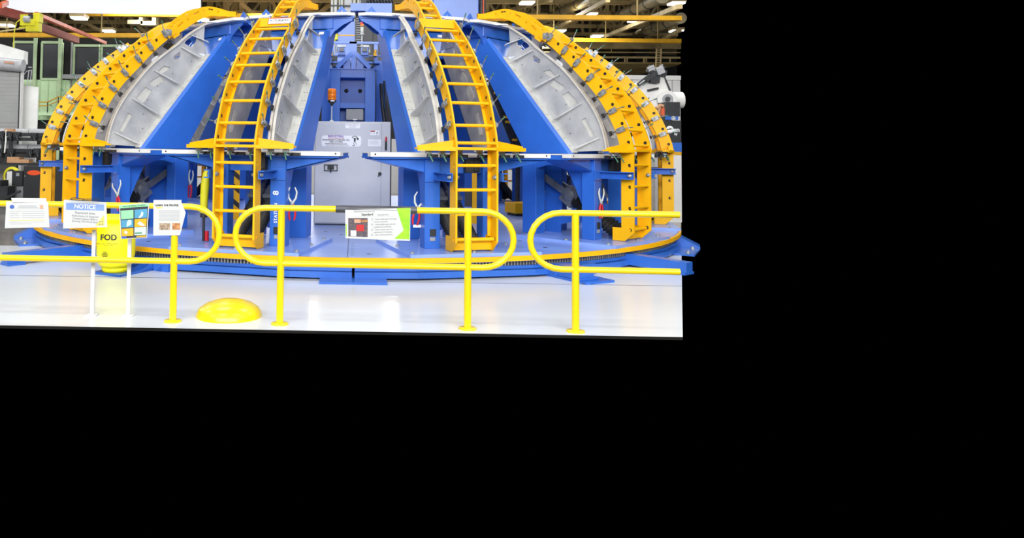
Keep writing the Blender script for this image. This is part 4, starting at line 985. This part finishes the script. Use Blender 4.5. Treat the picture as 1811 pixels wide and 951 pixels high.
for i, (px, py) in enumerate(((245, 40), (268, 42))):
    p = at(px, py, 24); o = thing('roof_duct', f'squared tan duct {["left", "right"][i]} of the pair above the left ladder', 'duct', p)
    MB().box(-.5, .3, -.3, .3, -.12, .1).box(.1, .3, -.3, .3, .1, .6).build('elbow', 'duct_tan', o)

# ---- left: banner, hoist, crane rails, green wall with dark windows
a, b = at(11.5, -30, 8), at(355, -30, 8); c, d = at(355, 26.5, 8), at(11.5, 21.5, 8)
tag(MB().prism([a, b, c, d], (0, .05, 0)).build('banner', 'banner_white'), 'plain white banner hanging at the top left', 'banner')
rlg = 'orange-lit crane rails at left'
for i, (p, q, w, mt, lab) in enumerate((((64, 24, 5.5), (187, 76, 12), .10, 'crane_red', 'upper orange crane rail slanting under the white banner'), ((58, 26, 5.5), (180, 74, 12), .06, 'crane_red', 'lower thin orange crane rail beside the first'),
                                      ((0, 10, 3), (12, 5, 4), .12, 'crane_red', 'orange rail end in the top left corner'), ((60, 44, 6), (136, 71, 12), .22, 'brick_red', 'dull red crane beam below the orange rails'),
                                      ((-20, 14, 6), (50, 32, 7.7), .26, 'brick_red', 'dull red crane beam at the left edge behind the hoist'))):
    tag(MB().bar(at(*p), at(*q), w * .8, w).build('crane_rail', mt), lab, 'rail')
ho = thing('hoist', 'yellow chain hoist trolley with hanging cable at upper left', 'hoist', at(55, 40, 5.0))
MB().box(-.24, .16, -.15, .15, -.1, .2).box(-.1, .26, -.1, .1, -.25, .02).box(.1, .28, -.12, .12, .0, .25).box(-.3, -.05, -.05, .05, -.16, -.12).build('body', 'cable_yellow', ho)
MB().tube([(-.1, -.2, .06), (.05, -.2, .06)], .09, 10).build('motor', 'roller_grey', ho)
MB().box(-.02, .12, -.16, -.15, .08, .2).build('panel', 'black_paint', ho)
MB().tube([(-.22, -.1, .1), (-.36, -.1, -.02), (-.41, -.1, -.3), (-.42, -.1, -.9)], .014, 6).build('cable', 'cable_yellow', ho)
MB().bar((-1.2, 0, -.3), (.2, 0, -.1), .03, .04).bar((-1.1, 0, -.12), (-.6, 0, -.14), .03, .05).build('arm', 'truss_tan', ho)
GY = 21
def gx(px): return at(px, 150, GY).x
def gz(py): return at(80, py, GY).z
gw = structure(MB().box(-24, gx(330), GY, GY + .2, gz(212), gz(141)).build('wall_left', 'green_wall'))
for k in range(26):
    x = gx(70) + .42 * k
    MB().box(x, x + .05, GY - .03, GY, gz(210), gz(143)).build('wall_seam', 'green_frame', gw)
structure(MB().box(-24, gx(380), GY + .3, GY + .5, 0, gz(66)).build('wall_dark', 'dark_wall'))
wn = 0
for x0, x1, y0, y1, lab in ((72, 108, 75, 140, 'a'), (129, 175, 80, 140, 'b'), (22, 60, 75, 148, 'c'), (178, 240, 80, 140, 'd')):
    wn += 1
    w = MB().prism([(gx(x0), GY + .05, gz(y1)), (gx(x1), GY + .05, gz(y1)), (gx(x1), GY + .05, gz(y0)), (gx(x0), GY + .05, gz(y0))], (0, .05, 0)).build(f'window_{wn}', 'dark_glass'); structure(w)
    for q in (x0, x1): MB().box(gx(q) - .05, gx(q) + .06, GY - .0, GY + .06, gz(y1), gz(y0)).build('window_frame', 'green_frame', w)
    for q in (y0, y1): MB().box(gx(x0), gx(x1), GY - .06, GY + .06, gz(q) - .06, gz(q) + .06).build('window_frame', 'green_frame', w)
for px, wpx, lab in ((62.5, 6, 'pale green steel column left of the dark window'), (106.5, 6.5, 'pale green steel column right of the dark window'), (127, 2.5, 'thin grey post right of the green column')):
    x0, x1 = gx(px - wpx / 2), gx(px + wpx / 2)
    tag(MB().box(x0, x1, GY - .16, GY - .08, 0, gz(66)).build('steel_column', 'green_frame' if wpx > 3 else 'junction_grey'), lab, 'column')
fd = thing('fallen_unit', 'grey unit lying on the ledge above the green wall', 'unit', (gx(130), GY - .35, gz(140)))
MB().box(-.35, .7, -.2, .2, 0, .2).tube([(-.35, 0, .1), (-.28, 0, .1)], .12, 10).build('body', 'junction_grey', fd)
bl = thing('balcony_rail', 'yellow and dark railing on the green wall ledge at left', 'railing', (gx(80), GY - 1.2, gz(199)))
bx = lambda px: at(px, 190, GY - 1.2).x - gx(80); bz = lambda py: at(80, py, GY - 1.2).z - gz(199)
MB().box(bx(64), bx(150), 0, 1.0, bz(204), bz(198)).build('ledge', 'green_wall', bl)
MB().tube([(bx(64), 0, bz(180.5)), (bx(84), 0, bz(180.5)), (bx(103), 0, bz(171)), (bx(150), 0, bz(171))], .03, 6).build('top_rail', 'crane_yellow', bl)
MB().tube([(bx(64), 0, bz(187)), (bx(84), 0, bz(187)), (bx(103), 0, bz(178)), (bx(150), 0, bz(178))], .025, 6).build('mid_rail', 'crane_yellow', bl)
for px, top in ((66, 181), (84, 181), (103, 171), (120, 171), (140, 171)): MB().tube([(bx(px), 0, bz(199)), (bx(px), 0, bz(top))], .025, 6).build('post', 'dark_steel', bl)

# ---- left: roll-up door cell with canvas top
SY = 4.2
dc = thing('shutter_cell', 'grey roll-up shutter cell with white canvas top at the left edge', 'shutter', (at(20, 200, SY).x, SY, 0))
dx = lambda px: at(px, 150, SY).x - dc.location.x; dz = lambda py: at(20, py, SY).z
nsl = 34
for k in range(nsl):
    z0 = dz(228) * 0 + .1 + (dz(121) - .1) * k / nsl; z1 = .1 + (dz(121) - .1) * (k + 1) / nsl - .004
    MB().box(dx(-120), dx(35.5), 0, .04 + .01 * (k % 2), z0, z1).build('slat', 'shutter_grey', dc)
MB().box(dx(35.5), dx(37.5), -.06, .1, 0, dz(118)).build('guide', 'dark_steel', dc); MB().box(dx(37.7), dx(39), -.06, .1, 0, dz(118)).build('guide', 'white_plate', dc)
MB().tube([(dx(-120), -.15, dz(104)), (dx(44), -.12, dz(117))], .165, 16).build('drum', 'roller_grey', dc)
MB().prism([V(dx(16), -.325, dz(113.5)), V(dx(33), -.325, dz(115.5)), V(dx(33), -.325, dz(112)), V(dx(16), -.325, dz(110))], (0, .01, 0)).build('red_mark', 'skin_print', dc)
MB().prism([V(dx(-120), 0, dz(112)), V(dx(40.5), 0, dz(112)), V(dx(40.5), 0, dz(89.5)), V(dx(-1), 0, dz(78)), V(dx(-120), 0, dz(60))], (0, .25, 0)).build('canvas_top', 'canvas_white', dc)
wp = thing('white_panel', 'plain white upright panel right of the grey shutter', 'panel', (at(52, 200, 4.6).x, 4.6, 0))
ex = lambda px: at(px, 190, 4.6).x - wp.location.x
MB().prism([V(ex(38.5), 0, .0), V(ex(64.5), 0, 0), V(ex(66.5), 0, at(66, 154, 4.6).z), V(ex(38.5), 0, at(38, 150.5, 4.6).z)], (0, .05, 0)).build('panel', 'canvas_white', wp)
w_ = lambda px, py: at(px, py, 4.3) - dc.location
MB().tube([w_(48, 150), w_(51, 126), w_(56, 124), w_(53, 152)], .012, 5).tube([w_(40, 135), w_(47, 126), w_(56, 124)], .012, 5).tube([w_(50, 119), w_(56, 119)], .015, 5).build('wire_frame', 'roller_grey', dc)

# ---- left: roller machine and black cabinets
RY = 3.3
rm = thing('roller_machine', 'black framed machine with big grey rollers behind the left towers', 'machine', (at(30, 300, RY).x, RY, 0))
qx = lambda px: at(px, 280, RY).x - rm.location.x; qz = lambda py: at(30, py, RY).z
for py0, py1 in ((227, 241), (255, 272)):
    for x0, x1 in ((-60, 45), (46, 90)): MB().tube([(qx(x0), .2, (qz(py0) + qz(py1)) / 2), (qx(x1), .2, (qz(py0) + qz(py1)) / 2)], (qz(py0) - qz(py1)) / 2, 16).build('roller', 'roller_grey', rm)
for py in (238, 246, 266, 275): MB().box(qx(-60), qx(95), -.15, -.03, qz(py) - .045, qz(py) + .045).build('rail', 'black_paint', rm)
for px in (-12, 11, 24): MB().box(qx(px - 2), qx(px + 2), -.22, -.1, qz(288), qz(232)).build('post', 'black_paint', rm)
for px, py in ((10, 237), (24, 237), (36, 238), (66, 239), (8, 267), (27, 268), (60, 268), (72, 266)): MB().cbox((qx(px), -.2, qz(py)), (.14, .16, .12)).tube([(qx(px), -.3, qz(py)), (qx(px) + .06, -.3, qz(py) - .14)], .03, 6).build('bracket', 'dark_steel', rm)
MB().tube([(qx(18), -.25, qz(230)), (qx(18), -.26, qz(250)), (qx(16), -.25, qz(270))], .02, 6).build('strap', 'canvas_white', rm)
MB().box(qx(15), qx(30), -.26, -.12, qz(234), qz(228)).build('card_pad', 'cardboard', rm)
MB().box(qx(-60), qx(100), -.4, .5, qz(291), qz(287)).build('table', 'dark_steel', rm)
for px in (-20, 60): MB().box(qx(px - 1.5), qx(px + 1.5), -.3, -.2, 0, qz(290)).build('table_leg', 'dark_steel', rm)
m = MB()
for px0, px1, y0, y1 in ((24, 45, 277, 287), (45, 62, 281, 287)): m.box(qx(px0), qx(px1), -.35, -.1, qz(y1), qz(y0))
m.build('boxes', 'cardboard', rm)
def simple(name, lab, cat, px0, px1, py0, py1, y, d, mt, extra=None, bevel=.01, foot=True):
    p = at((px0 + px1) / 2, py1, y); o = thing(name, lab, cat, (p.x, y, 0 if foot else p.z)); z0 = 0 if foot else 0
    zb = 0 if foot else 0
    x0 = at(px0, (py0 + py1) / 2, y).x - p.x; x1 = at(px1, (py0 + py1) / 2, y).x - p.x; z1 = at(px0, py0, y).z - (0 if foot else p.z)
    MB().box(x0, x1, 0, d, 0 if not foot else 0, z1).build('body', mt, o, bevel)
    if extra: extra(o, x0, x1, z1)
    return o
def ex1(o, x0, x1, z1):
    MB().prism([V(x0 + .2 + .16 * math.cos(a) + .05, -.006, z1 - .16 + .06 * math.sin(a)) for a in [k * PI / 8 for k in range(16)]], (0, -.004, 0)).build('orange_sticker', 'orange_red', o)
    MB().box(x0 + .03, x0 + .05, -.008, 0, z1 - .25, z1 - .23).box(x0 + .03, x0 + .05, -.008, 0, .25, .27).build('screw', 'roller_grey', o)
    MB().box(x0 - .01, x1, -.01, 0, .10, .13).build('skirting', 'junction_grey', o)
simple('black_cabinet', 'black steel cabinet with an orange oval sticker at far left', 'cabinet', 41, 78, 293, 349, 2.3, .45, 'black_paint', ex1)
simple('black_cabinet', 'black steel cabinet seen between the yellow rails at left', 'cabinet', 79, 111, 291, 349, 2.3, .45, 'black_paint')
def ex2(o, x0, x1, z1):
    MB().box(x0 - .12, x0, 0, .2, 0.0, z1 - .02).build('side_cover', 'white_plate', o); MB().box(x0 + .1, x1 - .08, -.006, 0, z1 - .12, z1 - .05).build('label_plate', 'junction_grey', o)
    MB().tube([(x1, .1, z1 * .5), (x1 + .05, .1, z1 * .5)], .06, 10).build('connector', 'dark_steel', o)
sc_ = simple('control_box', 'small black control box with white side next to the yellow hose coil', 'box', 21, 40, 302, 328, 2.4, .25, 'black_paint', ex2, .005, False)
MB().box(-.06, .10, .1, .2, -sc_.location.z, 0).build('pedestal', 'junction_grey', sc_)
p = at(20, 312, 2.8)
hc = thing('hose_coil', 'coil of bright yellow hose hanging at far left', 'hose', p)
for k in range(3): MB().tube([((.17 + .015 * k) * math.cos(a), .02 * k, (.19 + .015 * k) * math.sin(a)) for a in [i * PI / 10 for i in range(20)]], .02, 6, True).build('loop', 'cable_yellow', hc)
MB().tube([(-.13, 0, -.15), (-.2, 0, -.3), (-.36, 0, -.42)], .014, 6).build('tail', 'cable_yellow', hc)
MB().box(-.02, .02, .04, .3, .1, .14).build('hook', 'dark_steel', hc)
dm = thing('tool_trolley', 'dark cluttered tool trolley at the bottom of the far left edge', 'trolley', (at(4, 340, 1.7).x, 1.7, 0))
MB().box(-.5, .12, 0, .4, .2, .62).box(-.5, -.05, .0, .4, .62, .75).build('body', 'dark_steel', dm)
for x in (-.4, .05): MB().tube([(x, .2, .06), (x, .2, .2)], .03, 6).tube([(x - .03, .2, .05), (x + .03, .2, .05)], .05, 8).build('castor', 'black_rubber', dm)
MB().bar((.0, -.02, .32), (.42, -.02, .52), .05, .05).bar((.1, -.02, .30), (.16, -.02, .02), .04, .04).build('handle', 'black_paint', dm)

# ---- right: white partition, robot, sign, machines
PYW = 12.5
pw = structure(MB().box(at(800, 133, PYW).x, at(1203, 133, PYW).x, PYW, PYW + .15, 0, at(1150, 133.5, PYW).z).build('wall_right', 'wall_white'))
for px in (1118, 1144, 1170, 1189): MB().box(at(px, 200, PYW).x - .012, at(px, 200, PYW).x + .012, PYW - .012, PYW, 0, at(1150, 141, PYW).z).build('panel_seam', 'junction_grey', pw)
MB().box(at(1060, 133, PYW).x, at(1203, 133, PYW).x, PYW - .05, PYW, at(1150, 141, PYW).z, at(1150, 133.5, PYW).z).build('top_strip', 'wall_white', pw)
lw = structure(MB().box(-6.4, at(800, 300, 11).x, 11, 11.15, 0, 1.9).build('wall_low', 'wall_white'))
RB = 3.1
rb = thing('robot_arm', 'white industrial robot arm with dark gripper at the right edge', 'robot', (at(1160, 300, RB).x, RB, 0))
w_ = lambda px, py, dy=0.: at(px, py, RB + dy) - V(rb.location.x, RB, 0)
MB().prism([w_(1108, 175), w_(1132, 147), w_(1150, 137), w_(1172, 130), w_(1184, 152), w_(1192, 176), w_(1180, 192), w_(1166, 205), w_(1172, 212), w_(1150, 212)], (0, .5, 0)).build('lower_arm', 'robot_white', rb, .02)
MB().tube([w_(1176, 178, .1), w_(1206, 177, .1)], .20, 16).tube([w_(1180, 176, -.15), w_(1180, 176, .4)], .22, 18).build('elbow', 'robot_white', rb)
MB().tube([w_(1181, 175, -.17), w_(1181, 175, -.12)], .12, 16).build('elbow_cover', 'junction_grey', rb); MB().tube([w_(1181, 175, -.19), w_(1181, 175, -.16)], .06, 12).build('elbow_bolt', 'dark_steel', rb)
MB().box(w_(1178, 0).x, w_(1184, 0).x, -.2, -.12, w_(1180, 207).z, w_(1180, 177).z).build('hose_guard', 'roller_grey', rb)
MB().prism([w_(1172, 130, -.02), w_(1174, 132, -.02), w_(1186, 160, -.02), w_(1184, 162, -.02)], (0, -.03, 0)).build('cable', 'black_paint', rb)
m = MB().bar(w_(1128, 150, -.1), w_(1150, 133, -.1), .09, .09).bar(w_(1140, 143, -.1), w_(1172, 118, -.1), .2, .10).bar(w_(1150, 138, -.1), w_(1166, 140, -.1), .1, .2)
m.bar(w_(1146, 120, -.1), w_(1158, 127, -.1), .10, .16).bar(w_(1168, 128, -.1), w_(1178, 130, -.1), .1, .14).build('gripper', 'dark_steel', rb)
m = MB().bar(w_(1145, 121, -.17), w_(1156, 116, -.17), .05, .05).bar(w_(1147, 125, -.17), w_(1158, 120, -.17), .05, .05).bar(w_(1161, 127, -.2), w_(1173, 122, -.2), .1, .18).tube([w_(1166, 118, -.15), w_(1172, 114.5, -.15), w_(1175, 117.5, -.15), w_(1168, 122, -.15)], .015, 6)
m.bar(w_(1130, 149, -.15), w_(1168, 121, -.15), .03, .03).bar(w_(1150, 120, -.16), w_(1166, 128, -.16), .04, .04).build('gripper_tooling', 'roller_grey', rb)
MB().bar(w_(1145, 160, -.02), w_(1164, 156, -.02), .06, .05).bar(w_(1156, 176, -.02), w_(1161, 174, -.02), .02, .02).build('vent', 'dark_steel', rb)
MB().tube([(w_(1165, 205).x, .25, 0), (w_(1165, 205).x, .25, w_(1165, 200).z)], .3, 18).build('pedestal', 'robot_white', rb)
sgn = thing('machine_block', 'black machine block with white letters at the right edge', 'machine', (at(1195, 300, 2.0).x, 2.0, 0))
w_ = lambda px, py, dy=0.: at(px, py, 2.0 + dy) - V(sgn.location.x, 2.0, 0)
X0, X1 = w_(1172, 0).x, w_(1203, 0).x
MB().box(X0, X1, 0, .5, w_(1190, 252).z, w_(1190, 213).z).build('black_front', 'black_paint', sgn)
MB().box(X0 - .1, w_(1196, 0).x, -.05, .5, w_(1190, 212).z, w_(1190, 206).z).build('top_beam', 'blue_paint', sgn)
MB().tube([w_(1191, 209, -.08), w_(1191, 209, -.05)], .05, 10).build('pin', 'clear_steel', sgn)
MB().box(X0, X1, -.02, .5, w_(1190, 268).z, w_(1190, 252).z).build('lower_beam', 'blue_paint', sgn)
MB().box(X0 + .1, X1, -.01, .5, w_(1190, 274).z, w_(1190, 268.3).z).build('yellow_strip', 'crane_yellow', sgn)
MB().box(X0, X1, 0, .5, 0, w_(1190, 274.3).z).build('base', 'wall_white', sgn)
MB().box(X0 + .08, X1, .05, .5, w_(1190, 205.5).z, w_(1190, 180).z).build('upper_block', 'black_paint', sgn)
m = MB(); cg = w_(1184.5, 229, -.01)
m.prism([cg + V(.085 * math.cos(a), 0, .085 * math.sin(a)) for a in [k * PI / 12 for k in range(24)]], (0, -.004, 0)); m.build('globe_mark', 'ink_white', sgn)
MB().prism([cg + V(-.08, -.006, -.02), cg + V(.0, -.006, .03), cg + V(.08, -.006, .01), cg + V(.0, -.006, .0)], (0, -.003, 0)).build('globe_swoosh', 'black_paint', sgn)
MB().text('en', w_(1190.5, 229.5, -.012), V(1, 0, 0), V(0, 0, 1), .15, 'LEFT', .025).text('Sy', w_(1192, 236.5, -.012), V(1, 0, 0), V(0, 0, 1), .085, 'LEFT', .02).build('lettering', 'ink_white', sgn)
oc = thing('orange_actuator', 'orange and brown actuator between the outer rail and the robot', 'actuator', (at(1170, 300, 1.6).x, 1.6, 0))
w_ = lambda px, py: at(px, py, 1.6) - V(oc.location.x, 1.6, 0)
MB().box(w_(1169, 0).x, w_(1174, 0).x, 0, .1, w_(1170, 204).z, w_(1170, 190).z).build('cylinder', 'crane_red', oc)
MB().tube([w_(1161, 192), w_(1168, 186), w_(1173, 188)], .04, 8).tube([w_(1164, 200), w_(1167, 190)], .03, 6).build('linkage', 'cardboard', oc)
MB().box(w_(1168, 0).x, w_(1175, 0).x, 0, .1, 0, w_(1170, 204).z).build('post', 'dark_steel', oc)
for i, (px0, px1, py0, py1, y, mt, lab) in enumerate(((1152, 1164, 337, 353, 5.0, 'black_paint', 'black power box on the floor between the right yellow rails'), (1190, 1203, 356, 372, 2.2, 'dark_steel', 'dark box on the floor at the right edge'),
                                                     (1148, 1168, 278, 288, 7.0, 'paper', 'white cabinet with pink lines behind the right rails'))):
    simple('floor_box', lab, 'box', px0, px1, py0, py1, y, .4, mt)

ty = thing('cable_tray', 'dark slanting cable tray with yellow clips between the right towers', 'cable tray', (at(915, 262, .8).x, .8, DZ))
w_ = lambda px, py, dy=0.: at(px, py, .8 + dy) - V(ty.location.x, .8, DZ)
MB().bar(w_(868, 140), w_(916, 262), .06, .22, (1, 0, 0)).bar(w_(868, 140, -.02), w_(916, 262, -.02), .09, .04, (1, 0, 0)).tube([w_(916, 262), V(0, 0, 0)], .05, 8).build('tray', 'dark_steel', ty)
for k in (.2, .55, .62, .88): MB().cbox(w_(868, 140, -.06).lerp(w_(916, 262, -.06), k), (.10, .03, .05)).build('clip', 'crane_yellow', ty)
